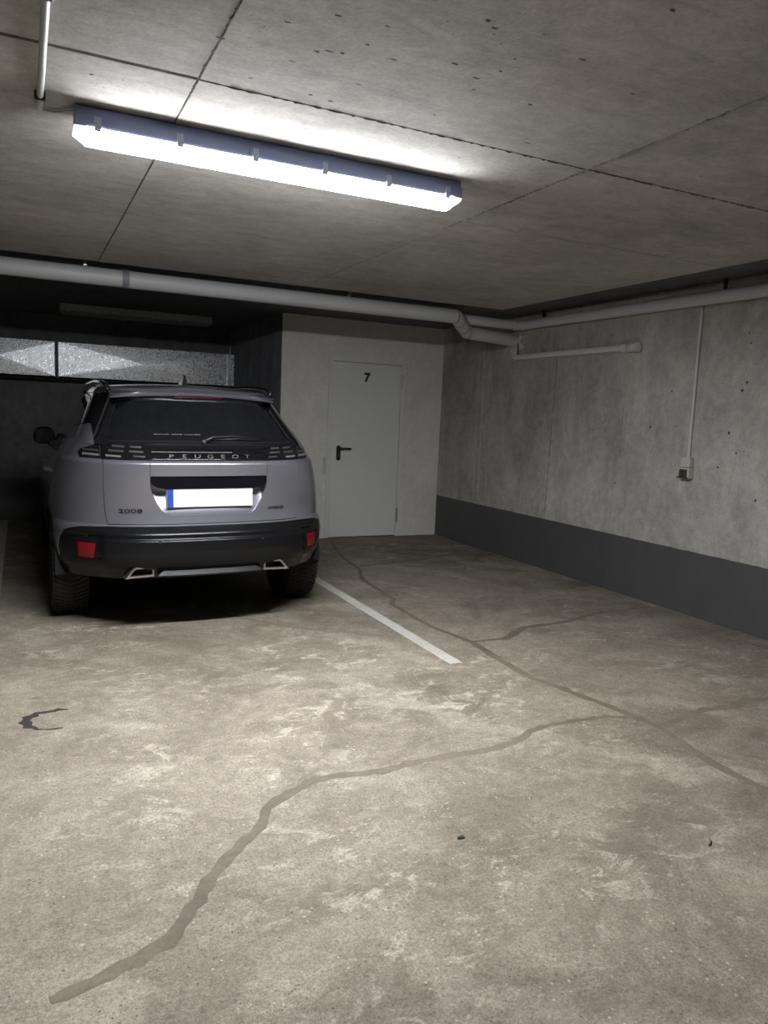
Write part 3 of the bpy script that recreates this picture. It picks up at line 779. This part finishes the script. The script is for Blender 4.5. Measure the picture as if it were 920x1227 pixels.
def fin(bm2, name, mat, parent=car, smooth=True, solid=0, split=None, nfun=None):
    if nfun:
        norms = {}
        bm2.verts.index_update()
        lim = 1e9
        edges = [e for e in bm2.edges if len(e.link_faces) == 1]
        shell = set(bm2.faces)
        base = {v: nfun(v.co) for v in bm2.verts}
        if solid:
            ex = bmesh.ops.extrude_edge_only(bm2, edges=edges)
            nv = [v for v in ex['geom'] if isinstance(v, bmesh.types.BMVert)]
            for v in nv:
                src = min((e.other_vert(v) for e in v.link_edges if e.other_vert(v) in base), key=lambda q: (q.co-v.co).length)
                v.co = v.co-base[src]*solid
        for v in bm2.verts: v.co = rollv(v.co)
        bm2.faces.index_update(); bm2.verts.index_update()
        me = bpy.data.meshes.new(name); sh = [f in shell for f in bm2.faces]
        vn = {v.index: n for v, n in base.items()}
        bm2.to_mesh(me); bm2.free(); me.materials.append(MT[mat])
        me.polygons.foreach_set('use_smooth', sh)
        R3 = Matrix.Rotation(-ROLL, 3, 'Y'); out = [(0, 0, 0)]*len(me.loops)
        for pg, k in zip(me.polygons, sh):
            if k:
                for li in pg.loop_indices: out[li] = tuple(R3 @ vn[me.loops[li].vertex_index])
        me.normals_split_custom_set(out)
        return link(bpy.data.objects.new(name, me), parent)
    for v in bm2.verts: v.co = rollv(v.co)
    o = mesh_obj(name, bm2, mat, parent, smooth)
    if solid:
        m = o.modifiers.new('thickness', 'SOLIDIFY'); m.thickness = solid; m.offset = -1
    if split:
        m = o.modifiers.new('edge', 'EDGE_SPLIT'); m.split_angle = math.radians(split)
    return o
def take(bm, lay, vals, sidef=None):
    vals = vals if hasattr(vals, '__len__') else (vals,)
    b2 = bmesh.new(); mp = {}
    for f in bm.faces:
        if f[lay] in vals:
            c = f.calc_center_median()
            if sidef and not sidef(c): continue
            vs_ = []
            for v in f.verts:
                if v not in mp: mp[v] = b2.verts.new(v.co)
                vs_.append(mp[v])
            try: b2.faces.new(vs_)
            except ValueError: pass
    return b2
def pieces(b):
    seen = set(); out = []
    for f in b.faces:
        if f in seen: continue
        st = [f]; comp = []; seen.add(f)
        while st:
            g = st.pop(); comp.append(g)
            for v in g.verts:
                for h in v.link_faces:
                    if h not in seen: seen.add(h); st.append(h)
        n = bmesh.new(); mp = {}
        for g in comp:
            for v in g.verts:
                if v not in mp: mp[v] = n.verts.new(v.co)
            n.faces.new([mp[v] for v in g.verts])
        out.append(n)
    b.free(); return out
R_, L_ = (lambda c: c.x > 0), (lambda c: c.x <= 0)
for S_ in (R_, L_):
    fin(take(bm, lay, QUARTER, S_), 'quarter_panel', 'paint', nfun=body_n, solid=.012)
    for v_, nm in ((RDOOR, 'rear_door'), (FDOOR, 'front_door')):
        dr = fin(take(bm, lay, v_, S_), nm, 'paint', nfun=body_n, solid=.012)
        yh = 1.16 if v_ == RDOOR else 2.16; sx = 1 if S_ is R_ else -1
        hb = tube_bm(bend([(sx*(Wd(.93)-.02), yh, .93), (sx*(Wd(.93)+.030), yh+.03, .932), (sx*(Wd(.93)+.030), yh+.16, .936), (sx*(Wd(.93)-.02), yh+.19, .936)], .03), .012, 8)
        fin(hb, 'door_handle', 'paint', dr)
    fin(take(bm, lay, FENDER, S_), 'front_wing', 'paint', nfun=body_n, solid=.012)
    fin(take(bm, lay, CLAD, S_), 'arch_cladding', 'plast', nfun=body_n, solid=.015)
    fin(take(bm, lay, LIGHT, S_), 'tail_light', 'gloss', nfun=body_n, solid=.012)
fin(take(bm, lay, TAILGATE), 'tailgate', 'paint', nfun=body_n, solid=.012)
tg = [o for o in car.children if o.name.startswith('tailgate')][0]
bb = take(bm, lay, BUMPER)
def pod(x, y, z):
    q = min(max((abs(x)-.605)/.024, 0), 1); h = min(max((.640-z)/.025, 0), 1)*min(max((z-.30)/.10, 0), 1)
    return .026*q*q*(3-2*q)*h*min(max((.50-y)/.2, 0), 1)
for v in bb.verts: v.co.y += pod(*v.co)
bump_n = implicit(Wd, yr, NR_, DR_, yf, NF_, DF_, sidefac, lambda y, z: z, pod)
bump_o = fin(bb, 'rear_bumper', 'plast', nfun=bump_n, solid=.015)
fin(take(bm, lay, FBUMP), 'front_bumper', 'paint', nfun=body_n, solid=.015)
fin(take(bm, lay, FGRILLE), 'grille', 'gloss', nfun=body_n, solid=.015)
bar = fin(take(bm, lay, LIGHTBAR), 'light_bar', 'gloss', nfun=body_n, solid=.012)
b2 = take(bm, lay, (GAP,))
for v in b2.verts: v.co = Vector((v.co.x*.994, v.co.y+(.007 if v.co.y < .5 else 0), v.co.z))
for b3 in pieces(b2): fin(b3, 'panel_gap', 'gap')
# number plate recess: pushed inwards, deepest under the handle, running out flush at the bottom
b2 = take(bm, lay, RECESS)
bedges = [e for e in b2.edges if len(e.link_faces) == 1]
ex = bmesh.ops.extrude_edge_only(b2, edges=bedges)
rim = set(v for v in ex['geom'] if isinstance(v, bmesh.types.BMVert))
for v in b2.verts:
    if v not in rim:
        t = min(max((v.co.z-.738)/.15, 0), 1); dep = .006+.046*(t*t*(3-2*t))
        v.co.y += dep
bmesh.ops.recalc_face_normals(b2, faces=b2.faces[:])
up = sum(f.normal.y*f.calc_area() for f in b2.faces)
if up > 0: bmesh.ops.reverse_faces(b2, faces=b2.faces[:])
rec = fin(b2, 'plate_recess', 'paint', tg, split=40)
bm.free()

def rbox(name, poly, d0, d1, mat, parent, surf=rear_y, smooth=False, sub=1):
    """trim piece with an outline in the rear view, following the rear surface: d0 back, d1 proud (towards rear)"""
    b = bmesh.new(); P = []
    n = len(poly)
    if n == 4 and sub > 1:
        def at(u, v): 
            q = [poly[0][k]*(1-u)*(1-v)+poly[1][k]*u*(1-v)+poly[2][k]*u*v+poly[3][k]*(1-u)*v for k in (0, 1)]
            return q[0], q[1]
        g = [[b.verts.new((lambda p: (p[0], surf(*p)-d1, p[1]))(at(i/sub, j/2))) for i in range(sub+1)] for j in range(3)]
        for A, B in zip(g, g[1:]):
            for k in range(sub): b.faces.new((A[k], A[k+1], B[k+1], B[k]))
        ex = bmesh.ops.extrude_edge_only(b, edges=[e for e in b.edges if len(e.link_faces) == 1])
        for v in ex['geom']:
            if isinstance(v, bmesh.types.BMVert): v.co.y += d1-d0
        bmesh.ops.recalc_face_normals(b, faces=b.faces[:])
        return fin(b, name, mat, parent, smooth)
    for i in range(n):
        for k in range(sub):
            t = k/sub; a_, b_ = poly[i], poly[(i+1) % n]; P.append((a_[0]*(1-t)+b_[0]*t, a_[1]*(1-t)+b_[1]*t))
    A = [b.verts.new((x, surf(x, z)-d0, z)) for x, z in P]; B = [b.verts.new((x, surf(x, z)-d1, z)) for x, z in P]
    m = len(P)
    for i in range(m): b.faces.new((A[i], A[(i+1) % m], B[(i+1) % m], B[i]))
    fb = b.faces.new(B); bmesh.ops.triangulate(b, faces=[fb])
    bmesh.ops.recalc_face_normals(b, faces=b.faces[:])
    return fin(b, name, mat, parent, smooth)
def rr(x0, x1, z0, z1): return [(x0, z0), (x1, z0), (x1, z1), (x0, z1)]
# handle strip and lamp strip over the plate
flat = lambda y0: (lambda x, z: y0)
rbox('handle_strip', [(-.350,.973),(-.350,.930),(-.300,.926),(.300,.926),(.350,.930),(.350,.973)], -.05, -.010, 'gloss', rec, flat(.062), sub=1)
rbox('handle_trim', [(-.335,.934),(.335,.934),(.345,.926),(.315,.906),(.265,.898),(-.265,.898),(-.315,.906),(-.345,.926)], -.05, -.004, 'gloss', rec, flat(.066))
pl = rbox('number_plate', rr(-.26, .26, .788, .898), -.062, .004, 'plate', car, flat(.080))
rbox('plate_strip', rr(-.259, -.222, .789, .897), .0, .0055, 'blue', pl, flat(.080))
# tail light segments
for s in (-1, 1):
    tl = [o for o in car.children if o.name.startswith('tail_light')][0 if s > 0 else 1]
    for (xa, xb, za, zb_, mt) in ((.395,.455,1.135,1.146,'lens'),(.485,.550,1.137,1.149,'lens'),(.385,.460,1.108,1.119,'lens'),(.490,.570,1.110,1.121,'lens'),(.505,.585,1.080,1.091,'lens2'),(.375,.440,1.082,1.091,'lens'),(.620,.705,1.084,1.096,'lens2'),(.620,.700,1.110,1.120,'lens')):
        rbox('light_segment', [(s*xa, za), (s*xb, za+.003), (s*xb, zb_+.003), (s*xa, zb_)], -.004, .0025, mt, tl, sub=3)
    rbox('lamp_edge', [(s*.612,1.078),(s*.616,1.078),(s*.616,1.15),(s*.612,1.15)], -.004, .002, 'lens', tl)
rbox('light_line', rr(-.34, .135, 1.114, 1.1175), -.004, .003, 'lens2', bar, sub=8)
def rtext(body, size, cx_, cz_, sx, mat, parent, spread=None, prot=.004, name='lettering', surf=rear_y):
    if spread:
        n = len(body)
        for i, ch in enumerate(body):
            rtext(ch, size, cx_-spread/2+spread*i/(n-1), cz_, sx, mat, parent, None, prot, name, surf)
        return
    b = text_bm(body, size, .002)
    for v in b.verts:
        x = cx_+v.co.x*sx; z = cz_+v.co.y; v.co = Vector((x, surf(x, z)-prot-v.co.z, z))
    bmesh.ops.recalc_face_normals(b, faces=b.faces[:])
    fin(b, name, mat, parent, False)
rtext('PEUGEOT', .032, 0.0, 1.090, 1.75, 'letter', bar, .46)
rtext('2008', .033, -.462, .765, 2.05, 'black', tg)
rtext('HYBRID', .026, .425, .765, 1.25, 'black', tg)
# reflectors in bumper corners
for s in (-1, 1):
    rbox('reflector_pocket', [(s*.640,.470),(s*.775,.470),(s*.775,.480),(s*.640,.484)], -.01, .004, 'plast', bump_o, lambda x, z: rear_y(x, z)+.022, sub=6)
    rbox('reflector', [(s*.665,.486),(s*.745,.486),(s*.748,.576),(s*.655,.576)], -.02, .004, 'red', bump_o, lambda x, z: rear_y(x, z)+.024, sub=6)
    rbox('parking_sensor', [(s*.310+.008*math.cos(a), .600-.012+.008*math.sin(a)) for a in np.linspace(0, 2*math.pi, 10, endpoint=False)], -.01, .002, 'black', bump_o)
    rbox('parking_sensor', [(s*.700+.008*math.cos(a), .628-.012+.008*math.sin(a)) for a in np.linspace(0, 2*math.pi, 10, endpoint=False)], -.02, -.014, 'black', bump_o)
    # exhaust trim ring
    O_ = [(s*.335,.374),(s*.505,.368),(s*.492,.384),(s*.458,.426),(s*.445,.434),(s*.352,.436),(s*.338,.428)]
    I_ = offset(O_, -.012)
    b = bmesh.new(); yo = rear_y(.42, .42)-.012
    loops = [[b.verts.new((x, yo+dy, z)) for x, z in P_] for P_, dy in ((O_, .09), (O_, 0.004), (offset(O_, -.003), 0), (offset(O_, -.009), 0), (I_, .004), (I_, .010))]
    for A, B in zip(loops, loops[1:]):
        for k in range(len(A)): b.faces.new((A[k], A[(k+1) % len(A)], B[(k+1) % len(A)], B[k]))
    bmesh.ops.recalc_face_normals(b, faces=b.faces[:])
    et = fin(b, 'exhaust_trim', 'satin', bump_o, False)
    b = bmesh.new(); A = [b.verts.new((x, yo+.010, z)) for x, z in I_]; B = [b.verts.new((x, yo+.08, z)) for x, z in I_]
    for k in range(len(A)): b.faces.new((A[k], A[(k+1) % len(A)], B[(k+1) % len(A)], B[k]))
    b.faces.new(B); bmesh.ops.recalc_face_normals(b, faces=b.faces[:]); fin(b, 'exhaust_void', 'gap', et, False)
rbox('diffuser_blade', [(-.32,.380),(.32,.380),(.285,.406),(-.285,.406)], -.03, .012, 'black', bump_o, lambda x, z: rear_y(x, .42)+(z-.38)*.9, sub=8)
rbox('tow_cover', rr(-.05, .045, .364, .369), -.03, .010, 'letter', bump_o)

# greenhouse
gr = table([(.98,.11),(1.14,.118),(1.165,.130),(1.25,.225),(1.35,.338),(1.42,.418),(1.45,.452),(1.475,.485)])
gf = table([(.98,3.32),(1.1,3.05),(1.2,2.76),(1.3,2.46),(1.4,2.12),(1.47,1.80)])
gw = table([(.98,.785),(1.10,.765),(1.2,.715),(1.3,.660),(1.4,.605),(1.44,.582),(1.465,.560),(1.475,.545)])
NG, DG, NGF, DGF = 3.0, .64, 2.6, .55
def arch(y, z): 
    t = min(max((z-1.15)/.3, 0), 1); return .045*max(0, 1-((y-1.75)/1.45)**2)*t
def gcol(kind, t):
    def f(z):
        if kind == 'r':
            s, q = polar(t*math.pi/2, NG); return gw(z)*s, gr(z)+DG*(1-q)
        if kind == 's':
            y0 = gr(z)+DG; y1 = gf(z)-DGF; return gw(z), y0+(y1-y0)*t
        s, q = polar((1-t)*math.pi/2, NGF); return gw(z)*s, gf(z)-DGF*(1-q)
    return f
glass_n = implicit(gw, gr, NG, DG, gf, NGF, DGF, lambda y: 1, lambda y, z: z-arch(y, z))
gcols = [gcol('r', k/40) for k in range(40)]+[gcol('s', k/60) for k in range(60)]+[gcol('f', k/30) for k in range(31)]
zl_ = list(np.linspace(.98, 1.475, 56))
bm = bmesh.new()
def gpts(c):
    out = []; yq = c(1.1)[1]; z0 = 1.150 if yq < .9 else max(.98, 1.150-(yq-.9)*.085)
    for z in [z0+(1.475-z0)*(k/55) for k in range(56)]:
        x, y = c(z); out.append((x, y, z+arch(y, z)))
    x, y = c(zl_[-1]); zc_ = out[-1][2]
    for k in range(1, 15):
        t = k/14; u = 1-(1-t)**1.0
        yy = y+(1.45-y)*.15*u*(1 if (y < .9 or y > 1.7) else .3)
        out.append((x*(1-u), yy, 1.475+arch(yy, 1.475)+.030*(1-(1-u)**2)))
    return out
right = [[bm.verts.new(p) for p in gpts(c)] for c in gcols]
leftc = [right[0]] + [[bm.verts.new((-v.co.x, v.co.y, v.co.z)) for v in c] for c in right[1:-1]] + [right[-1]]
for side, C_ in ((1, right), (-1, leftc)):
    for A, B in zip(C_, C_[1:]):
        for k in range(len(A)-1):
            f = (A[k], B[k], B[k+1], A[k+1]); bm.faces.new(f if side > 0 else f[::-1])
bmesh.ops.remove_doubles(bm, verts=bm.verts[:], dist=1e-5)
lay = bm.faces.layers.int.new('lab')
PILLAR, ROOF, RWIN, SWIN1, SWIN2, SWIN3, WSCR, APIL, GAPG, KICK = 0, 1, 2, 3, 4, 5, 6, 7, 8, 9
for f in bm.faces:
    c = f.calc_center_median()
    if c.z-arch(c.y, c.z) > 1.452 or (c.z > 1.46): f[lay] = ROOF
rg = lambda c: c.y < .60 and c.z < 1.452
sg = lambda c: abs(c.x) > .40 and .4 < c.y < 3.2
region(bm, lay, [(-.562,1.178),(.562,1.178),(.575,1.20),(.500,1.385),(.480,1.412),(.45,1.42),(-.45,1.42),(-.480,1.412),(-.500,1.385),(-.575,1.20)], 'xz', rg, RWIN, .0025, GAPG)
region(bm, lay, [(1.99,1.0),(2.98,1.0),(2.86,1.08),(2.40,1.315),(2.05,1.44),(2.00,1.45)], 'yz', sg, SWIN1, .004, GAPG)
region(bm, lay, [(1.04,1.0),(1.93,1.0),(1.93,1.455),(1.70,1.468),(1.25,1.455),(1.04,1.44)], 'yz', sg, SWIN2, .004, GAPG)
region(bm, lay, [(.66,1.262),(1.0,1.232),(1.0,1.44),(.88,1.41)], 'yz', sg, SWIN3, .004, GAPG)
cut(bm, [(.640,1.10),(.640,1.31)], 'xz', lambda c: .15 < c.y < .9); cut(bm, [(-.640,1.10),(-.640,1.31)], 'xz', lambda c: .15 < c.y < .9)
region(bm, lay, [(.20,1.05),(.20,1.285),(.50,1.272),(1.60,1.165),(1.60,1.05)], 'yz', lambda c: abs(c.x) > .640 and .15 < c.y < 1.7, KICK)
ws = lambda c: c.y > 1.9 and c.z < 1.50
region(bm, lay, [(-.66,1.02),(.66,1.02),(.70,1.06),(.525,1.40),(.50,1.425),(-.50,1.425),(-.525,1.40),(-.70,1.06)], 'xz', ws, WSCR, .003, GAPG)
for f in bm.faces:
    c = f.calc_center_median()
    if f[lay] == PILLAR and c.y > 2.02 and c.z > 1.03: f[lay] = APIL
for S_ in (R_, L_): fin(take(bm, lay, KICK, S_), 'pillar_panel', 'paint', nfun=glass_n, solid=.010)
roof_o = fin(take(bm, lay, ROOF), 'roof', 'paint', solid=.010)
for b3 in pieces(take(bm, lay, PILLAR)): fin(b3, 'window_frame', 'gloss', nfun=glass_n, solid=.010)
for b3 in pieces(take(bm, lay, APIL)): fin(b3, 'front_pillar', 'paint', nfun=glass_n, solid=.010)
rw = fin(take(bm, lay, RWIN), 'rear_window', 'glass', nfun=glass_n, solid=.004)
for vv in (SWIN1, SWIN2, SWIN3):
    for S_ in (R_, L_): fin(take(bm, lay, vv, S_), 'side_window', 'glass', nfun=glass_n, solid=.004)
fin(take(bm, lay, WSCR), 'windscreen', 'glass', nfun=glass_n, solid=.004)
b2 = take(bm, lay, GAPG)
for v in b2.verts: v.co.x *= .995; v.co.y += .004 if v.co.y < 1 else 0
fin(b2, 'window_seal', 'gap')
bm.free()
def glass_y(x, z):
    q = min(abs(x)/gw(z), .999); return gr(z)+DG*(1-(1-q**NG)**(1/NG))
# bonnet
bm = bmesh.new(); rows = []
for i in range(25):
    y = 3.02+(4.17-3.02)*i/24
    zz = zt_of(y); W = Wd(zz)*sidefac(y)*.90 if y < yf(zz)-DF_ else .90*Wd(zz)*sidefac(3)*max(.05, (1-((y-(yf(zz)-DF_))/DF_)**NF_))**(1/NF_) if y < yf(zz)-.001 else .1
    rows.append([bm.verts.new((W*(k/12-1), y, zz+.004+.045*(1-(k/12-1)**2)*(1-.5*i/24))) for k in range(25)])
for A, B in zip(rows, rows[1:]):
    for k in range(24): bm.faces.new((A[k], A[k+1], B[k+1], B[k]))
fin(bm, 'bonnet', 'paint', solid=.01)
# spoiler over rear window
def spoil(prof, x1, n=28, yb=.075, zb_=.022):
    b = bmesh.new(); rows = []
    for i in range(n+1):
        x = -x1+2*x1*i/n; q = abs(x/x1)
        rows.append([b.verts.new((x, y+yb*q**2.4*(1 if y < .45 else .3), z-zb_*q**2.2)) for y, z in prof])
    for A, B in zip(rows, rows[1:]):
        for k in range(len(prof)): b.faces.new((A[k], A[(k+1) % len(prof)], B[(k+1) % len(prof)], B[k]))
    b.faces.new(rows[0]); b.faces.new(rows[-1][::-1]); bmesh.ops.recalc_face_normals(b, faces=b.faces[:])
    return b
so = fin(spoil([(.75,1.514),(.58,1.502),(.46,1.482),(.422,1.471),(.414,1.463),(.420,1.454),(.46,1.457),(.62,1.475)], .528, yb=.12, zb_=.030), 'roof_spoiler', 'paint', car, True, split=50)
fin(spoil([(.424,1.4545),(.440,1.447),(.455,1.434),(.50,1.432),(.57,1.458)], .518, yb=.12, zb_=.030), 'spoiler_underside', 'gloss', so, True, split=50)
b = bmesh.new(); rows = []
for i in range(13):
    x = -.15+.30*i/12; rows.append([b.verts.new((x, y, z)) for y, z in ((.427,1.4525),(.422,1.4490),(.444,1.4370),(.452,1.440))])
for A, B in zip(rows, rows[1:]):
    for k in range(3): b.faces.new((A[k], A[k+1], B[k+1], B[k]))
bmesh.ops.recalc_face_normals(b, faces=b.faces[:])
fin(b, 'brake_light', 'reddark', so, False)
# roof rails, antenna
for s in (-1, 1):
    P_ = [(s*.532,.60,1.482),(s*.535,.68,1.508),(s*.540,.85,1.524),(s*.545,1.3,1.538),(s*.545,2.0,1.532),(s*.54,2.3,1.505),(s*.535,2.4,1.475)]
    fin(tube_bm(bend(P_, .05, 4), .019, 10), 'roof_rail', 'gloss')
b = bmesh.new()
prof = [(.86,1.525),(.872,1.575),(.890,1.603),(.912,1.603),(.94,1.575),(1.04,1.530)]
A = [b.verts.new((-.022*(1-(z-1.525)/.105), y, z)) for y, z in prof]; B = [b.verts.new((.022*(1-(z-1.525)/.105), y, z)) for y, z in prof]
b.faces.new(A); b.faces.new(B[::-1])
for k in range(len(prof)-1): b.faces.new((A[k], A[k+1], B[k+1], B[k]))
bmesh.ops.recalc_face_normals(b, faces=b.faces[:])
fin(b, 'antenna_fin', 'gloss', car, False)
bxx = bmesh.new(); add_box(bxx, -.030, .030, .85, 1.05, 1.515, 1.530); fin(bxx, 'antenna_base', 'gloss', [o for o in car.children if o.name.startswith('antenna_fin')][0], False)
# wiper
wp = fin(tube_bm([(-.03, glass_y(0, 1.185)-.030, 1.183), (.03, glass_y(.03, 1.20)-.028, 1.205), (.15, glass_y(.15, 1.208)-.022, 1.212), (.33, glass_y(.33, 1.195)-.014, 1.196)], [.012, .010, .008, .006], 8), 'rear_wiper', 'black', car)
fin(tube_bm([(.02, glass_y(0, 1.19)-.010, 1.190), (.18, glass_y(.18, 1.195)-.008, 1.196), (.34, glass_y(.34, 1.187)-.008, 1.188)], .006, 6), 'wiper_blade', 'black', wp)
b = bmesh.new(); bmesh.ops.create_uvsphere(b, u_segments=12, v_segments=8, radius=.016)
for v in b.verts: v.co += Vector((-.03, glass_y(0, 1.185)-.026, 1.178))
fin(b, 'wiper_pivot', 'lens', wp)
# sticker row along the lower glass
for k in range(22):
    x = -.31+k*.0125
    if k in (7, 13): continue
    rbox('sticker_mark', rr(x, x+random.uniform(.005, .009), 1.215, 1.215+random.uniform(.004, .007)), -.001, .0012, 'lens2', rw, glass_y)
# mirrors
for s in (-1, 1):
    b = bmesh.new(); bmesh.ops.create_uvsphere(b, u_segments=20, v_segments=14, radius=1)
    for v in b.verts:
        x, y, z = v.co
        n = 3.0; k = (abs(x)**n+abs(y)**n+abs(z)**n)**(-1/n) if v.co.length else 1
        x, y, z = x*k, y*k, z*k
        v.co = Vector((s*(.850+.085*x*(1-.12*z)), 2.72+.06*y+.03*abs(x), 1.105+.075*z-.02*x*0))
    mi = fin(b, 'wing_mirror', 'black')
    b = bmesh.new(); add_box(b, s*.76, s*.86, 2.70, 2.76, 1.035, 1.065); bmesh.ops.recalc_face_normals(b, faces=b.faces[:]); fin(b, 'mirror_arm', 'black', mi, False)
    b = bmesh.new(); add_box(b, s*.785, s*.918, 2.654, 2.662, 1.05, 1.16); bmesh.ops.recalc_face_normals(b, faces=b.faces[:]); fin(b, 'mirror_glass', 'glass', mi, False)
# underbody and wheel housings
b = bmesh.new(); prism(b, [(.34,.34),(.34,.60),(4.05,.60),(4.05,.24),(3.2,.20),(1.2,.20)], 'x', -.52, .52); fin(b, 'underbody', 'gap', car, False)
for s in (-1, 1):
    for cy in (AXR, AXF):
        b = bmesh.new(); A, B = [], []
        for k in range(17):
            a = math.pi*k/16; A.append(b.verts.new((s*.50, cy+.385*math.cos(a), WZ+.385*math.sin(a)))); B.append(b.verts.new((s*.865, cy+.385*math.cos(a), WZ+.385*math.sin(a))))
        for k in range(16): b.faces.new((A[k], A[k+1], B[k+1], B[k]))
        b.faces.new(A)
        fin(b, 'wheel_housing', 'gap')
# rear floor closing panel behind bumper
b = bmesh.new(); add_box(b, -.60, .60, .24, .42, .385, .60); fin(b, 'bumper_core', 'gap', car, False)
b = bmesh.new(); add_box(b, -.58, .58, .36, 3.3, .60, 1.05); fin(b, 'cabin_core', 'gap', car, False)

# wheels
def wheel_parts():
    prof = [(-.095,.225),(-.105,.255),(-.108,.290),(-.100,.318),(-.088,.329),(-.05,.3315),(.05,.3315),(.088,.329),(.100,.318),(.108,.290),(.105,.255),(.095,.225)]
    n = 48; b = bmesh.new(); rings = [[b.verts.new((x, r*math.cos(2*math.pi*k/n), r*math.sin(2*math.pi*k/n))) for x, r in prof] for k in range(n)]
    for k in range(n):
        A, B = rings[k], rings[(k+1) % n]
        for j in range(len(prof)-1): b.faces.new((A[j], A[j+1], B[j+1], B[j]))
    bmesh.ops.recalc_face_normals(b, faces=b.faces[:])
    me_t = bpy.data.meshes.new('tyre'); b.to_mesh(me_t); b.free(); me_t.materials.append(MT['rubber']); me_t.polygons.foreach_set('use_smooth', [True]*len(me_t.polygons))
    # tread: rows of slanted blocks in a V pattern
    b = bmesh.new(); N = 64
    for k in range(N):
        for s in (-1, 1):
            for (xa, xb, sh) in ((.006,.030,.0),(.034,.060,.35),(.064,.090,.75),(.093,.105,1.05)):
                vs_ = []
                for rr_ in (.324, .338 if xa < .09 else .330):
                    for (xx_, kk) in ((xa, sh), (xb, sh+.35), (xb, sh+.35+.68), (xa, sh+.68)):
                        a = 2*math.pi*(k+kk)/N; vs_.append(b.verts.new((s*xx_, rr_*math.cos(a), rr_*math.sin(a))))
                for f in ((4,5,6,7),(0,1,5,4),(1,2,6,5),(2,3,7,6),(3,0,4,7)): b.faces.new([vs_[i] for i in f])
    bmesh.ops.recalc_face_normals(b, faces=b.faces[:])
    me_b = bpy.data.meshes.new('tread'); b.to_mesh(me_b); b.free(); me_b.materials.append(MT['rubber'])
    # rim with five double spokes, built on the +x side
    b = bmesh.new(); prof = [(-.09,.228),(-.085,.215),(.06,.205),(.088,.215),(.094,.228),(.086,.230)]
    rings = [[b.verts.new((x, r*math.cos(2*math.pi*k/n), r*math.sin(2*math.pi*k/n))) for x, r in prof] for k in range(n)]
    for k in range(n):
        A, B = rings[k], rings[(k+1) % n]
        for j in range(len(prof)-1): b.faces.new((A[j], A[j+1], B[j+1], B[j]))
    for k in range(5):
        for da in (-.13, .13):
            a = 2*math.pi*k/5+da; c, s_ = math.cos(a), math.sin(a); vs_ = []
            for r, hw, x in ((.03,.020,.070),(.218,.014,.082)):
                for x_, h_ in ((x-.025,-hw),(x,-hw),(x,hw),(x-.025,hw)): vs_.append(b.verts.new((x_, r*c-h_*s_, r*s_+h_*c)))
            for f in ((0,1,2,3),(4,7,6,5),(0,4,5,1),(1,5,6,2),(2,6,7,3),(3,7,4,0)): b.faces.new([vs_[i] for i in f])
    bmesh.ops.recalc_face_normals(b, faces=b.faces[:])
    me_r = bpy.data.meshes.new('rim'); b.to_mesh(me_r); b.free(); me_r.materials.append(MT['rim'])
    b = bmesh.new(); bmesh.ops.create_cone(b, cap_ends=True, segments=24, radius1=.165, radius2=.165, depth=.03, matrix=Matrix.Translation((.0, 0, 0)) @ Matrix.Rotation(math.pi/2, 4, 'Y'))
    bmesh.ops.create_cone(b, cap_ends=True, segments=20, radius1=.035, radius2=.03, depth=.03, matrix=Matrix.Translation((.075, 0, 0)) @ Matrix.Rotation(math.pi/2, 4, 'Y'))
    me_d = bpy.data.meshes.new('brake_disc'); b.to_mesh(me_d); b.free(); me_d.materials.append(MT['steel'])
    return me_t, me_b, me_r, me_d
WM = wheel_parts()
for cy in (AXR, AXF):
    for s in (-1, 1):
        wo = bpy.data.objects.new('wheel', WM[0]); link(wo, car); wo.location = (s*.772, cy, WZ)
        if s < 0: wo.rotation_euler = (0, 0, math.pi)
        for nm, me in (('tread', WM[1]), ('rim', WM[2]), ('brake_disc', WM[3])):
            link(bpy.data.objects.new(nm, me), wo)
car.rotation_euler = (0, 0, YAW)


# ================================================================== litter on the floor
p = onz((552,1004), 0)
bm = bmesh.new(); V = [bm.verts.new((.016*math.cos(a)*random.uniform(.7, 1.1), .010*math.sin(a)*random.uniform(.7, 1.1), .004)) for a in np.linspace(0, 2*math.pi, 9, endpoint=False)]
top = bm.verts.new((0, 0, .009)); bot = bm.verts.new((0, 0, .0))
for k in range(9): bm.faces.new((V[k], V[(k+1) % 9], top)); bm.faces.new((V[(k+1) % 9], V[k], bot))
o = mesh_obj('stone_chip', bm, 'leaf'); o.location = (p[0], p[1], .0)
tag(o, 'small dark stone chip lying on the open concrete floor', 'stone')
p = onz((851,1010), 0); 
o = tube('twig', [(-.02, -.012, .003), (0, .0, .004), (.012, .014, .003)], .003, 'seal', None, 6); o.location = (p[0], p[1], 0)
tag(o, 'tiny brown twig lying on the open concrete floor', 'twig')
